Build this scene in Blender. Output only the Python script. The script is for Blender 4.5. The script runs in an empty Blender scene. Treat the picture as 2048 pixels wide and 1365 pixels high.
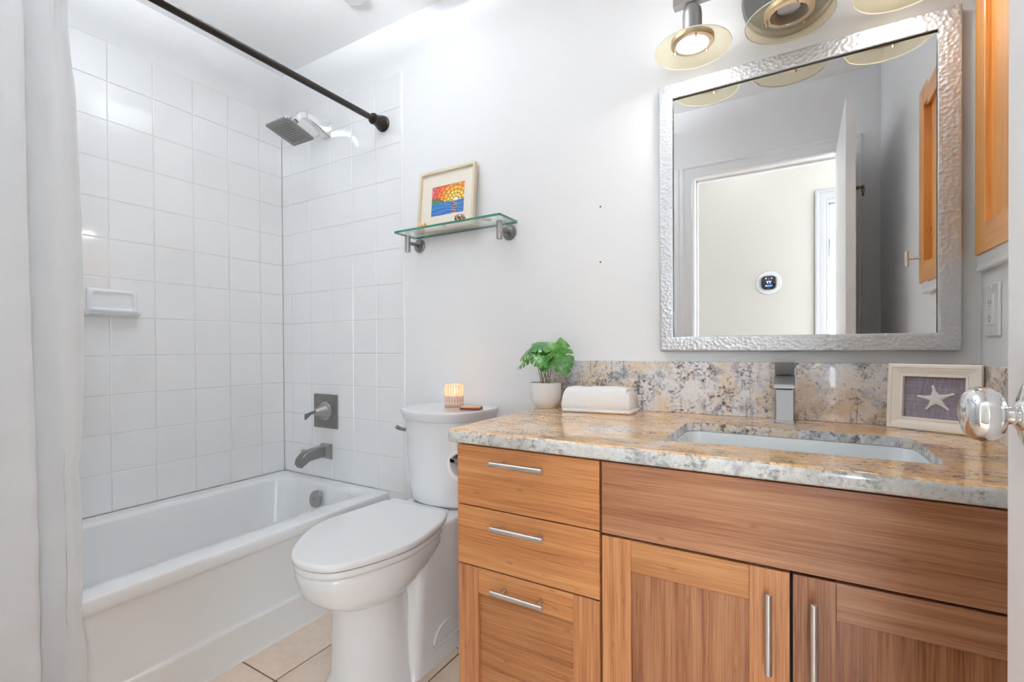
import bpy, bmesh, math, random
from mathutils import Vector, Matrix
from math import pi, sin, cos, radians

# ------------------------------------------------------------------ camera
SC = bpy.context.scene
COL = SC.collection
random.seed(7)
H = 1.0145
cam_d = bpy.data.cameras.new('camera')
cam = bpy.data.objects.new('camera', cam_d)
COL.objects.link(cam)
cam_d.sensor_width = 36.0
cam_d.lens = 948.613 * 36.0 / 2048.0
cam_d.shift_y = 20.13 / 2048.0
cam_d.clip_start = 0.03
F_ = Vector((-0.50942762, 0.86048188, -0.00737779))
R_ = Vector((0.86051278, 0.5093973, -0.00566959))
U_ = Vector((0.00112035, 0.00923693, 0.99995671))
cam.matrix_world = Matrix(((R_.x, U_.x, -F_.x, 0), (R_.y, U_.y, -F_.y, 0), (R_.z, U_.z, -F_.z, H), (0, 0, 0, 1)))
SC.camera = cam

# ------------------------------------------------------------------ world, exposure
w = bpy.data.worlds.new('world')
SC.world = w
w.use_nodes = True
w.node_tree.nodes['Background'].inputs[0].default_value = (0.88, 0.95, 1.0, 1)
w.node_tree.nodes['Background'].inputs[1].default_value = 7.2
SC.view_settings.view_transform = 'Standard'
SC.view_settings.look = 'None'
SC.view_settings.exposure = 0.63
SC.view_settings.gamma = 1.0
SC.view_settings.use_curve_mapping = False
SC.cycles.use_denoising = True
SC.cycles.max_bounces = 14
SC.cycles.diffuse_bounces = 7
SC.cycles.adaptive_threshold = 0.02
SC.cycles.glossy_bounces = 6
SC.cycles.transmission_bounces = 10
SC.cycles.transparent_max_bounces = 12
SC.cycles.sample_clamp_indirect = 6.0
SC.cycles.caustics_reflective = False

L_CEIL, L_UP, P_HALL, L_VAN, P_WIN = 1.4, 84.0, 0.2, 38.0, 140.0


def area_light(name, loc, size, power, rot=(0, 0, 0), color=(1, 1, 1), shape='DISK'):
    d = bpy.data.lights.new(name, 'AREA')
    d.shape = shape
    d.size = size
    d.energy = power
    d.color = color
    o = bpy.data.objects.new(name, d)
    o.location = loc
    o.rotation_euler = rot
    COL.objects.link(o)
    return o


LAMP_C = Vector((-1.17, 1.27, 2.44))       # flush ceiling lamp above the toilet
wl = area_light('added_daylight_fill', (0.42, -2.775, 1.30), 1.3, P_WIN, rot=(radians(90), 0, pi), color=(0.86, 0.94, 1.0), shape='RECTANGLE')  # added fill through the doorways, set at an invented window
wl.data.size_y = 1.4
area_light('added_hall_fill', (-0.35, -0.62, 2.36), 0.5, P_HALL, color=(0.95, 0.975, 1.0))  # added fill under the invented hall lamp


# ------------------------------------------------------------------ helpers
def lin(r, g, b):
    f = lambda c: (c / 255 / 12.92) if c / 255 <= 0.04045 else ((c / 255 + 0.055) / 1.055) ** 2.4
    return (f(r), f(g), f(b), 1)


ORG = {}


def V(*a):
    return Vector(a)


def bbox(bm):
    xs = [v.co for v in bm.verts]
    lo = V(min(c.x for c in xs), min(c.y for c in xs), min(c.z for c in xs))
    hi = V(max(c.x for c in xs), max(c.y for c in xs), max(c.z for c in xs))
    return lo, hi


def make_mesh(name, bm, mats, angle):
    bmesh.ops.recalc_face_normals(bm, faces=bm.faces)
    me = bpy.data.meshes.new(name)
    bm.to_mesh(me)
    bm.free()
    if not isinstance(mats, (list, tuple)):
        mats = [mats]
    for m in mats:
        me.materials.append(m)
    if angle is None:
        me.shade_flat()
    else:
        me.shade_smooth()
        me.set_sharp_from_angle(angle=radians(angle))
    return me


def weighted(o, angle):
    if angle is not None and angle < 170:
        md = o.modifiers.new('weighted_normals', 'WEIGHTED_NORMAL')
        md.keep_sharp = True


def part(name, bm, mats, parent, angle=40, label=None):
    """one mesh child of a thing (geometry given in world coordinates)"""
    o0 = ORG[parent]
    bmesh.ops.translate(bm, verts=bm.verts, vec=-o0)
    o = bpy.data.objects.new(name, make_mesh(name, bm, mats, angle))
    COL.objects.link(o)
    o.parent = parent
    ORG[o] = o0
    weighted(o, angle)
    if label:
        o['label'] = label
    return o


def single(name, bm, mats, label=None, cat=None, group=None, kind=None, angle=40):
    lo, hi = bbox(bm)
    o0 = V((lo.x + hi.x) / 2, (lo.y + hi.y) / 2, lo.z)
    bmesh.ops.translate(bm, verts=bm.verts, vec=-o0)
    o = bpy.data.objects.new(name, make_mesh(name, bm, mats, angle))
    COL.objects.link(o)
    o.location = o0
    ORG[o] = o0
    weighted(o, angle)
    for k, v in (('label', label), ('category', cat), ('group', group), ('kind', kind)):
        if v:
            o[k] = v
    return o


def thing(name, loc, label, cat, group=None, kind=None):
    o = bpy.data.objects.new(name, None)
    o.empty_display_size = 0.05
    COL.objects.link(o)
    o.location = loc
    ORG[o] = Vector(loc)
    for k, v in (('label', label), ('category', cat), ('group', group), ('kind', kind)):
        if v:
            o[k] = v
    return o


def box(bm, lo, hi, bev=0.0, seg=2, mat=0):
    r = bmesh.ops.create_cube(bm, size=1)
    vs = r['verts']
    for v in vs:
        v.co = V(*[lo[i] + (v.co[i] + 0.5) * (hi[i] - lo[i]) for i in range(3)])
    fs = set(f for v in vs for f in v.link_faces)
    for f in fs:
        f.material_index = mat
    if bev:
        es = list(set(e for v in vs for e in v.link_edges))
        r = bmesh.ops.bevel(bm, geom=es, offset=bev, segments=seg, profile=0.5, affect='EDGES')
        for f in r['faces']:
            f.material_index = mat
    return bm


def boxm(lo, hi, bev=0.0, seg=2):
    return box(bmesh.new(), lo, hi, bev, seg)


def frame_of(d):
    d = d.normalized()
    a = V(0, 0, 1) if abs(d.z) < 0.9 else V(1, 0, 0)
    u = d.cross(a).normalized()
    return u, d.cross(u).normalized()


def skin(bm, rings, cap=True, closed=True, mat=0):
    """rings: list of lists of Vector, all the same length"""
    vr = [[bm.verts.new(p) for p in r] for r in rings]
    n = len(vr[0])
    for a, b in zip(vr, vr[1:]):
        for i in range(n if closed else n - 1):
            j = (i + 1) % n
            f = bm.faces.new((a[i], a[j], b[j], b[i]))
            f.material_index = mat
    if cap:
        for r in (vr[0], vr[-1]):
            f = bm.faces.new(r)
            f.material_index = mat
    return bm


def cyl(bm, p0, p1, r0, r1=None, n=28, cap=True, mat=0):
    p0, p1 = Vector(p0), Vector(p1)
    r1 = r0 if r1 is None else r1
    u, v = frame_of(p1 - p0)
    rings = [[p + (u * cos(t) + v * sin(t)) * r for t in [2 * pi * i / n for i in range(n)]] for p, r in ((p0, r0), (p1, r1))]
    return skin(bm, rings, cap, mat=mat)


def lathe(bm, prof, c, axis=(0, 0, 1), n=40, cap=False, mat=0):
    """prof: (radius, distance along axis)"""
    ax = Vector(axis).normalized()
    u, v = frame_of(ax)
    c = Vector(c)
    rings = [[c + ax * z + (u * cos(t) + v * sin(t)) * max(r, 1e-5) for t in [2 * pi * i / n for i in range(n)]] for r, z in prof]
    return skin(bm, rings, cap, mat=mat)


def tube(bm, pts, r, n=14, cap=True, sx=1.0):
    pts = [Vector(p) for p in pts]
    rs = r if isinstance(r, (list, tuple)) else [r] * len(pts)
    rings = []
    u = None
    for i, p in enumerate(pts):
        d = (pts[min(i + 1, len(pts) - 1)] - pts[max(i - 1, 0)]).normalized()
        if u is None:
            u, v = frame_of(d)
        else:
            u = (u - d * u.dot(d)).normalized()
            v = d.cross(u)
        rings.append([p + (u * cos(t) * sx + v * sin(t)) * rs[i] for t in [2 * pi * k / n for k in range(n)]])
    return skin(bm, rings, cap)


def prism(bm, poly, d, mat=0):
    """poly: list of Vector (planar), d: extrusion vector"""
    d = Vector(d)
    return skin(bm, [[Vector(p) for p in poly], [Vector(p) + d for p in poly]], True, mat=mat)


def crom(pts, m=6, closed=True):
    pts = [Vector(p) for p in pts]
    n = len(pts)
    out = []
    rng = range(n) if closed else range(n - 1)
    for i in rng:
        g = lambda k: pts[(i + k) % n] if closed else pts[min(max(i + k, 0), n - 1)]
        p0, p1, p2, p3 = g(-1), g(0), g(1), g(2)
        for k in range(m):
            t = k / m
            out.append(0.5 * ((2 * p1) + (p2 - p0) * t + (2 * p0 - 5 * p1 + 4 * p2 - p3) * t * t + (3 * p1 - p0 - 3 * p2 + p3) * t ** 3))
    if not closed:
        out.append(pts[-1].copy())
    return out


def rrect(cx, cy, hx, hy, r, n=6):
    out = []
    for sx, sy, a0 in ((1, 1, 0), (-1, 1, 90), (-1, -1, 180), (1, -1, 270)):
        for k in range(n + 1):
            a = radians(a0 + 90 * k / n)
            out.append((cx + sx * (hx - r) + r * cos(a), cy + sy * (hy - r) + r * sin(a)))
    return out


# ------------------------------------------------------------------ materials
class NT:
    def __init__(self, name):
        self.m = bpy.data.materials.new(name)
        self.m.use_nodes = True
        self.t = self.m.node_tree
        self.b = self.t.nodes['Principled BSDF']
        self.out = self.t.nodes['Material Output']

    def n(self, typ, ins=None, **props):
        nd = self.t.nodes.new(typ)
        for k, v in props.items():
            setattr(nd, k, v)
        for k, v in (ins or {}).items():
            if isinstance(v, tuple) and len(v) == 2 and isinstance(v[0], bpy.types.Node):
                self.t.links.new(v[0].outputs[v[1]], nd.inputs[k])
            elif isinstance(v, bpy.types.NodeSocket):
                self.t.links.new(v, nd.inputs[k])
            else:
                nd.inputs[k].default_value = v
        return nd

    def link(self, a, b):
        self.t.links.new(a, b)

    def set(self, **kw):
        for k, v in kw.items():
            k = k.replace('_', ' ')
            if isinstance(v, bpy.types.NodeSocket):
                self.link(v, self.b.inputs[k])
            else:
                self.b.inputs[k].default_value = v
        return self

    def coord(self, scale=(1, 1, 1), rot=(0, 0, 0), loc=(0, 0, 0)):
        tc = self.n('ShaderNodeTexCoord')
        mp = self.n('ShaderNodeMapping', {'Scale': scale, 'Rotation': rot, 'Location': loc})
        self.link(tc.outputs['Object'], mp.inputs['Vector'])
        return mp.outputs[0]

    def noise(self, vec, scale, detail=3, rough=0.5, dist=0.0):
        return self.n('ShaderNodeTexNoise', {'Vector': vec, 'Scale': scale, 'Detail': detail, 'Roughness': rough, 'Distortion': dist}).outputs['Fac']

    def ramp(self, fac, stops, interp='LINEAR'):
        r = self.n('ShaderNodeValToRGB', {'Fac': fac})
        e = r.color_ramp
        e.interpolation = interp
        while len(e.elements) < len(stops):
            e.elements.new(0.5)
        for el, (p, c) in zip(e.elements, stops):
            el.position = p
            el.color = c if isinstance(c, tuple) else (c, c, c, 1)
        return r.outputs['Color']

    def mix(self, fac, a, b, mode='MIX'):
        x = self.n('ShaderNodeMix', data_type='RGBA', blend_type=mode)
        for sock, v in ((x.inputs[0], fac), (x.inputs[6], a), (x.inputs[7], b)):
            if isinstance(v, bpy.types.NodeSocket):
                self.link(v, sock)
            else:
                sock.default_value = v
        return x.outputs[2]

    def math(self, op, a, b=0.0):
        x = self.n('ShaderNodeMath', operation=op)
        for s, v in ((x.inputs[0], a), (x.inputs[1], b)):
            if isinstance(v, bpy.types.NodeSocket):
                self.link(v, s)
            else:
                s.default_value = v
        return x.outputs[0]

    def bump(self, h, strength=0.2, dist=0.002):
        bp = self.n('ShaderNodeBump', {'Height': h, 'Strength': strength, 'Distance': dist})
        self.link(bp.outputs[0], self.b.inputs['Normal'])
        return self


def plain(name, col, rough=0.5, metal=0.0, coat=0.0, spec=None, bump=None):
    t = NT(name).set(Base_Color=col, Roughness=rough, Metallic=metal, Coat_Weight=coat)
    if coat:
        t.set(Coat_Roughness=0.06)
    if spec is not None:
        t.set(Specular_IOR_Level=spec)
    if bump:
        t.bump(t.noise(t.coord(), bump[0], 4), bump[1], bump[2])
    return t.m


def emis(name, col, strength):
    t = NT(name).set(Base_Color=col, Emission_Color=col, Emission_Strength=strength, Roughness=0.4)
    return t.m


M = {}
M['wall'] = plain('wall_paint', (0.865, 0.87, 0.88, 1), 0.45, spec=0.35, bump=(140, 0.12, 0.002))
M['ceil'] = plain('ceiling_paint', (0.90, 0.905, 0.91, 1), 0.7, bump=(120, 0.1, 0.002))
M['trim'] = plain('trim_paint', (0.865, 0.87, 0.88, 1), 0.32)
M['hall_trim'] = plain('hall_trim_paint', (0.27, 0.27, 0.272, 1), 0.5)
M['thermo'] = plain('thermostat_plastic', (0.40, 0.40, 0.40, 1), 0.4)
M['door'] = plain('door_paint', (0.865, 0.87, 0.88, 1), 0.35)
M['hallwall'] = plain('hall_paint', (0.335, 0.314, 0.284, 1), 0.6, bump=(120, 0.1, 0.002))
M['tile'] = plain('tile_glaze', (0.865, 0.87, 0.88, 1), 0.10, coat=1.0, bump=(9, 0.05, 0.004))
M['grout'] = plain('grout', (0.70, 0.695, 0.68, 1), 0.8)
M['enamel'] = plain('tub_enamel', (0.858, 0.868, 0.878, 1), 0.16, coat=0.5)
M['porcelain'] = plain('porcelain', (0.83, 0.85, 0.87, 1), 0.07, coat=0.5)
M['seat'] = plain('seat_plastic', (0.82, 0.83, 0.84, 1), 0.16)
M['basin'] = plain('basin_porcelain', (0.76, 0.80, 0.82, 1), 0.3)
M['bronze'] = plain('oil_rubbed_bronze', (0.028, 0.024, 0.021, 1), 0.32, 0.7)
M['nickel'] = plain('brushed_nickel', (0.42, 0.41, 0.40, 1), 0.28, 1.0)
M['nickel_d'] = plain('dark_nickel', (0.27, 0.265, 0.26, 1), 0.3, 1.0)
M['steel'] = plain('satin_steel', (0.66, 0.655, 0.65, 1), 0.3, 1.0)
M['faucet'] = plain('brushed_faucet_nickel', (0.36, 0.36, 0.36, 1), 0.46, 1.0)
M['chrome'] = plain('chrome', (0.78, 0.78, 0.78, 1), 0.05, 1.0)
M['black'] = plain('black_gap', (0.012, 0.011, 0.01, 1), 0.6)
M['rubber'] = plain('nozzle_rubber', (0.09, 0.09, 0.09, 1), 0.6)
M['white_plastic'] = plain('white_plastic', (0.80, 0.80, 0.80, 1), 0.3)
M['paper'] = plain('tissue_paper', (0.86, 0.86, 0.86, 1), 0.9, bump=(90, 0.15, 0.002))
M['pot'] = plain('white_ceramic', (0.80, 0.80, 0.795, 1), 0.38)
M['soil'] = plain('soil', (0.03, 0.02, 0.015, 1), 0.9)


def curtain_mat():
    t = NT('curtain_fabric').set(Base_Color=(0.88, 0.895, 0.91, 1), Roughness=0.75)
    t.set(Sheen_Weight=0.15)
    v = t.coord((1, 1, 1))
    a = t.noise(v, 16, 5, 0.6, 0.6)
    b = t.noise(t.coord((400, 400, 400)), 1.0, 2)
    t.bump(t.math('ADD', a, t.math('MULTIPLY', b, 0.06)), 0.16, 0.012)
    tl = t.n('ShaderNodeBsdfTranslucent', {'Color': (0.92, 0.92, 0.92, 1)})
    mx = t.n('ShaderNodeMixShader', {0: 0.3, 1: t.b.outputs[0], 2: tl.outputs[0]})
    t.link(mx.outputs[0], t.out.inputs[0])
    return t.m


def towel_mat():
    t = NT('terry_cloth').set(Base_Color=(0.945, 0.95, 0.955, 1), Roughness=0.95, Sheen_Weight=0.3)
    t.bump(t.noise(t.coord(), 420, 3, 0.7), 0.6, 0.003)
    return t.m


def floor_mat():
    t = NT('floor_tile')
    v = t.coord()
    n1 = t.noise(v, 7, 5, 0.6, 0.4)
    n2 = t.noise(v, 38, 4, 0.6)
    c = t.ramp(t.math('ADD', t.math('MULTIPLY', n1, 0.7), t.math('MULTIPLY', n2, 0.3)),
               [(0.32, lin(216, 192, 173)), (0.5, lin(228, 208, 190)), (0.68, lin(236, 219, 203))])
    t.set(Base_Color=c, Roughness=0.35)
    t.bump(n2, 0.1, 0.002)
    return t.m


M['curtain'] = curtain_mat()
M['towel'] = towel_mat()
M['floor'] = floor_mat()
M['floor_grout'] = plain('floor_grout', lin(108, 86, 70), 0.9)


def bamboo(name, axis, dark=0.0, seed=0.0, base=None):
    """fine bamboo strips, grain along axis 0=x 1=y 2=z"""
    t = NT(name)
    s_f, s_c, s_s = [190.0] * 3, [40.0] * 3, [14.0] * 3
    s_f[axis], s_c[axis], s_s[axis] = 3.0, 1.1, 0.6
    fine = t.noise(t.coord(s_f, loc=(seed, seed, seed)), 2.6, 5, 0.65)
    strip = t.noise(t.coord(s_c, loc=(seed * 2, 0, seed)), 1.6, 2, 0.5)
    broad = t.noise(t.coord(s_s, loc=(0, seed, seed * 3)), 0.7, 2, 0.5)
    f = t.math('ADD', t.math('MULTIPLY', fine, 0.52), t.math('MULTIPLY', strip, 0.33))
    f = t.math('ADD', f, t.math('MULTIPLY', broad, 0.15))
    b = base or ((138, 80, 44), (190, 123, 71), (208, 143, 88), (224, 167, 112))
    k = 0.95 - dark
    cs = [lin(*[c * k for c in q]) for q in b]
    c = t.ramp(f, [(0.33, cs[0]), (0.44, cs[1]), (0.53, cs[2]), (0.66, cs[3])])
    # scattered node marks of the bamboo
    s_n = [60.0] * 3
    s_n[axis] = 20.0
    nd = t.n('ShaderNodeTexVoronoi', {'Vector': t.coord(s_n, loc=(seed, 3, seed)), 'Scale': 0.55, 'Randomness': 1.0}).outputs['Distance']
    mk = t.ramp(nd, [(0.05, 0.55), (0.14, 0.0)])
    c = t.mix(mk, c, lin(150 * k, 88 * k, 48 * k))
    t.set(Base_Color=c, Roughness=0.33, Coat_Weight=0.25, Coat_Roughness=0.18)
    t.bump(fine, 0.06, 0.001)
    return t.m


M['bam_x'] = bamboo('bamboo_horizontal', 0, 0.0, 0.0)
M['bam_x2'] = bamboo('bamboo_horizontal_wide', 0, 0.12, 3.1, ((132, 78, 50), (178, 116, 78), (198, 138, 98), (220, 166, 124)))
M['bam_x3'] = bamboo('bamboo_horizontal_panel', 0, 0.08, 5.3, ((122, 70, 38), (182, 116, 66), (206, 142, 86), (222, 164, 110)))
M['bam_z'] = bamboo('bamboo_vertical', 2, 0.0, 1.7, ((130, 78, 46), (180, 117, 72), (200, 138, 90), (216, 160, 114)))
M['bam_zd'] = bamboo('bamboo_panel', 2, 0.14, 4.4, ((106, 60, 38), (168, 102, 64), (196, 132, 88), (214, 158, 112)))
CB = ((190, 120, 58), (222, 150, 78), (236, 168, 92), (246, 186, 112))
M['cab_z'] = bamboo('cabinet_bamboo_vertical', 2, 0.0, 8.0, CB)
M['cab_y'] = bamboo('cabinet_bamboo_horizontal', 1, 0.0, 9.0, CB)


def granite(name, kind):
    t = NT(name)
    v = t.coord()
    big = t.noise(v, 7.0, 5, 0.6, 0.5)
    med = t.noise(t.coord((0.45, 1.6, 1) if kind == 'top' else (1, 1, 1), loc=(3.1, 1.7, 0.3)), 21.0, 5, 0.65, 0.4)
    fin = t.noise(t.coord(loc=(7.7, 2.1, 4.4)), 95.0, 4, 0.7)
    spk = t.noise(t.coord(loc=(1.2, 9.1, 2.4)), 130.0, 3, 0.6)
    spk2 = t.noise(t.coord((0.5, 1.3, 1) if kind == 'top' else (1, 1, 1), loc=(4.2, 3.1, 8.4)), 48.0, 4, 0.7, 0.3)
    pal = {'top': [(0.34, lin(212, 204, 204)), (0.42, lin(232, 198, 160)), (0.50, lin(228, 180, 120)), (0.58, lin(222, 166, 96)), (0.68, lin(232, 204, 172))],
           'splash': [(0.34, lin(208, 208, 214)), (0.46, lin(216, 214, 216)), (0.52, lin(214, 200, 186)), (0.59, lin(212, 188, 160)), (0.70, lin(218, 206, 198))],
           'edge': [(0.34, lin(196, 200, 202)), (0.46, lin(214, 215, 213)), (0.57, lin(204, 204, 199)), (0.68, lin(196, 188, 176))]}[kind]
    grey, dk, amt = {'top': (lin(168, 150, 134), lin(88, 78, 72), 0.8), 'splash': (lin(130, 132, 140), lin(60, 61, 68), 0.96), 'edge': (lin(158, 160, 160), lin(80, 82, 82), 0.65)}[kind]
    c = t.ramp(t.math('ADD', t.math('MULTIPLY', big, 0.8), t.math('MULTIPLY', fin, 0.2)), pal)
    # soft grey clouds, then dark grains gathered in clusters
    cl = t.ramp(med, [(0.49, 0.0), (0.61, 0.92)])
    c = t.mix(t.math('MULTIPLY', cl, t.ramp(t.noise(t.coord(loc=(2, 8, 5)), 9.0, 3, 0.6), [(0.42, 0.0), (0.55, 1.0)])), c, grey)
    c = t.mix(t.math('MULTIPLY', t.ramp(fin, [(0.50, 0.0), (0.62, 1.0)]), 0.4), c, lin(240, 236, 230))
    mask = t.ramp(t.noise(t.coord(loc=(6, 6, 1)), 12.0, 4, 0.65), [(0.44, 0.0), (0.56, 1.0)])
    sp = t.math('MULTIPLY', t.ramp(t.math('ADD', t.math('MULTIPLY', spk2, 0.55), t.math('MULTIPLY', spk, 0.45)), [(0.48, 0.0), (0.60, 1.0)]), mask)
    c = t.mix(t.math('MULTIPLY', sp, amt), c, dk)
    sp2 = t.math('MULTIPLY', t.ramp(spk, [(0.61, 0.0), (0.67, 1.0)]), 0.6 * amt)
    c = t.mix(sp2, c, dk)
    if kind in ('top', 'splash'):
        sc = (7, 60, 10) if kind == 'top' else (80, 10, 6)
        vein = t.noise(t.coord(sc, loc=(2, 2, 2)), 1.3, 4, 0.6, 0.6)
        vm = t.math('MULTIPLY', t.ramp(vein, [(0.58, 0.0), (0.65, 1.0)]), t.ramp(t.noise(t.coord(loc=(9, 4, 4)), 5.0, 2), [(0.44, 0.0), (0.56, 1.0)]))
        c = t.mix(t.math('MULTIPLY', vm, 0.7), c, lin(104, 96, 102))
    t.set(Base_Color=c, Roughness=0.08 if kind == 'top' else 0.16, Coat_Weight=0.25, Coat_Roughness=0.03)
    return t.m


M['granite_top'] = granite('granite_polished', 'top')
M['granite_splash'] = granite('granite_splash', 'splash')
M['granite_edge'] = granite('granite_lit_edge', 'edge')  # cool light on the front edge painted in as paler stone


def hammered():
    t = NT('hammered_metal').set(Base_Color=(0.60, 0.605, 0.62, 1), Metallic=1.0, Roughness=0.5)
    vo = t.n('ShaderNodeTexVoronoi', {'Vector': t.coord((1, 1, 1)), 'Scale': 105.0, 'Randomness': 0.9}, feature='SMOOTH_F1')
    vo.inputs['Smoothness'].default_value = 0.35
    g = t.noise(t.coord(), 260, 3)
    t.bump(t.math('ADD', vo.outputs['Distance'], t.math('MULTIPLY', g, 0.12)), 0.42, 0.004)
    return t.m


M['hammered'] = hammered()
M['mirror'] = plain('mirror_silver', (0.90, 0.905, 0.91, 1), 0.0, 1.0)


def glass_mat(name, col, rough=0.0):
    """thin clear glass: tinted see-through with a Fresnel reflection"""
    t = NT(name)
    tr = t.n('ShaderNodeBsdfTransparent', {'Color': col})
    gl = t.n('ShaderNodeBsdfGlossy', {'Color': (1, 1, 1, 1), 'Roughness': rough})
    ge = t.n('ShaderNodeNewGeometry')
    fr = t.n('ShaderNodeFresnel', {'IOR': t.math('SUBTRACT', 1.5, t.math('MULTIPLY', ge.outputs['Backfacing'], 0.8333))})
    m = t.n('ShaderNodeMixShader', {0: fr.outputs[0], 1: tr.outputs[0], 2: gl.outputs[0]})
    t.link(m.outputs[0], t.out.inputs[0])
    return t.m


M['glass'] = glass_mat('clear_glass', (0.975, 0.992, 0.985, 1))
M['glass_edge'] = plain('green_glass_edge', lin(40, 110, 90), 0.1, coat=0.5)


def shade_glass(name, lit):
    t = NT(name)
    col = lin(247, 240, 216)
    t.set(Base_Color=col, Roughness=0.1, Coat_Weight=0.5)
    tl = t.n('ShaderNodeBsdfTranslucent', {'Color': col})
    tr = t.n('ShaderNodeBsdfTransparent', {'Color': (0.97, 0.945, 0.84, 1)})
    m1 = t.n('ShaderNodeMixShader', {0: 0.5, 1: t.b.outputs[0], 2: tl.outputs[0]})
    m2 = t.n('ShaderNodeMixShader', {0: 0.82, 1: m1.outputs[0], 2: tr.outputs[0]})
    t.link(m2.outputs[0], t.out.inputs[0])
    return t.m


M['shade'] = shade_glass('frosted_shade_glass', True)
M['shade_rim'] = plain('edge_glow_rim', (0.86, 0.90, 0.87, 1), 0.2, coat=0.5)  # brightness of the edge-lit glass painted in as white
M['brass'] = plain('champagne_metal', lin(205, 186, 158), 0.3, 1.0)
M['bulb_on'] = emis('lit_bulb', (1.0, 0.97, 0.93, 1), L_VAN)
M['bulb_off'] = plain('unlit_reflector', (0.30, 0.27, 0.23, 1), 0.3, 0.7)
M['lamp'] = emis('lit_diffuser', (0.92, 0.965, 1.0, 1), L_CEIL)
M['uplight_fill'] = emis('uplight_fill_glow', (0.90, 0.955, 1.0, 1), L_UP)
M['added_hall_lamp'] = emis('hall_fill_glow', (0.96, 0.98, 1.0, 1), 2.0)

# ------------------------------------------------------------------ room constants
D = 1.5303           # face of the tiles on the mirror wall
WB = 1.5363          # painted face of that wall
XL = -2.2983         # face of the tiles on the long tub wall
WL = XL - 0.006
XR = 0.384
ZC = 2.44
T = 0.153
Z2 = 2.0613
RIM = 0.378
XE = -1.4571         # tile edge on the mirror wall
TUBX = -1.545


def structure(name, bm, m, angle=40):
    return single(name, bm, m, kind='structure', angle=angle)


def quadbox(name, lo, hi, m):
    return structure(name, boxm(lo, hi), m)


wall_left = quadbox('wall_left', (WL - 0.1, -0.115, 0), (WL, WB + 0.1, ZC), M['wall'])
wall_back = quadbox('wall_back', (WL, WB, 0), (XR, WB + 0.1, ZC), M['wall'])
wall_right = quadbox('wall_right', (XR, -0.115, 0), (XR + 0.1, WB + 0.1, ZC), M['wall'])
OX0, OX1, OZ = -0.511, 0.232, 2.03
b = bmesh.new()
box(b, (WL, -0.115, 0), (OX0 - 0.018, 0, ZC))
box(b, (OX1 + 0.018, -0.115, 0), (XR, 0, ZC))
box(b, (OX0 - 0.018, -0.115, OZ + 0.018), (OX1 + 0.018, 0, ZC))
wall_front = structure('wall_front', b, M['wall'])
quadbox('ceiling', (WL - 0.1, -2.9, ZC), (2.2, WB + 0.1, ZC + 0.1), M['ceil'])

# hall beyond the doorway (seen in the mirror)
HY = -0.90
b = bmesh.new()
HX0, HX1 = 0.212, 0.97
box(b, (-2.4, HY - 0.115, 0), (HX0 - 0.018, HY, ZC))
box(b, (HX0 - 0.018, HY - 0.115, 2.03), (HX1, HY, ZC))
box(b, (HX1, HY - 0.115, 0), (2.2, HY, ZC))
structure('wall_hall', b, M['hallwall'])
quadbox('wall_bedroom', (-2.4, -2.9, 0), (2.2, -2.8, ZC), M['trim'])


def casing(name, x0, x1, z1, y0, sgn, wdt, jy0, jy1, m):
    """door casing round an opening: flat stock with a raised outer bead, plus jamb and stop"""
    prof = [(0.0, 0.010), (0.006, 0.014), (0.016, 0.013), (0.022, 0.016), (wdt - 0.022, 0.017), (wdt - 0.016, 0.022), (wdt - 0.004, 0.022), (wdt, 0.018), (wdt, 0.0), (0, 0)]
    b = bmesh.new()
    path = [(x0, 0.0, -1, 0), (x0, z1, -1, 1), (x1, z1, 1, 1), (x1, 0.0, 1, 0)]
    rings = []
    for (x, z, dx, dz) in path:
        rings.append([V(x + dx * o, y0 + sgn * h, z + dz * o) for o, h in prof])
    skin(b, rings)
    j = 0.018
    box(b, (x0 - j, jy0, 0), (x0 + 0.002, jy1, z1 + 0.0))
    box(b, (x1 - 0.002, jy0, 0), (x1 + j, jy1, z1))
    box(b, (x0 - j, jy0, z1 - 0.002), (x1 + j, jy1, z1 + j))
    ys = jy0 + 0.02
    box(b, (x0, ys, 0), (x0 + 0.011, ys + 0.035, z1 - 0.002), 0.002)
    box(b, (x0, ys, z1 - 0.013), (x1, ys + 0.035, z1 - 0.002), 0.002)
    return structure(name, b, m, 30)


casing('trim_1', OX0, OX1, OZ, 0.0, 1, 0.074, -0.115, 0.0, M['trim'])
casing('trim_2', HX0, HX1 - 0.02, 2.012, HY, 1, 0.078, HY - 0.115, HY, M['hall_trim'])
b = boxm((HX0 + 0.0125, HY - 0.085, 1.645), (HX0 + 0.0145, HY - 0.05, 1.765), 0.0005)
for z in (1.66, 1.705, 1.75):
    cyl(b, (HX0 + 0.014, HY - 0.067, z), (HX0 + 0.0165, HY - 0.067, z), 0.005, n=12)
single('hinge_leaf', b, M['nickel'], 'small metal hinge plate on the hall door jamb, seen in the mirror', 'hinge')

# added bedroom window, itself unseen: frame and glowing pane for the fill light
b = bmesh.new()
for lo, hi in (((-0.28, -2.80, 0.55), (-0.23, -2.77, 2.05)), ((1.07, -2.80, 0.55), (1.12, -2.77, 2.05)), ((-0.23, -2.80, 0.55), (1.07, -2.77, 0.60)), ((-0.23, -2.80, 2.0), (1.07, -2.77, 2.05))):
    box(b, lo, hi)
win = structure('added_window_1', b, M['trim'])
part('pane', boxm((-0.23, -2.799, 0.60), (1.07, -2.79, 2.0)), emis('added_glow_pane', (0.97, 0.985, 1.0, 1), 2.0), win)

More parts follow.
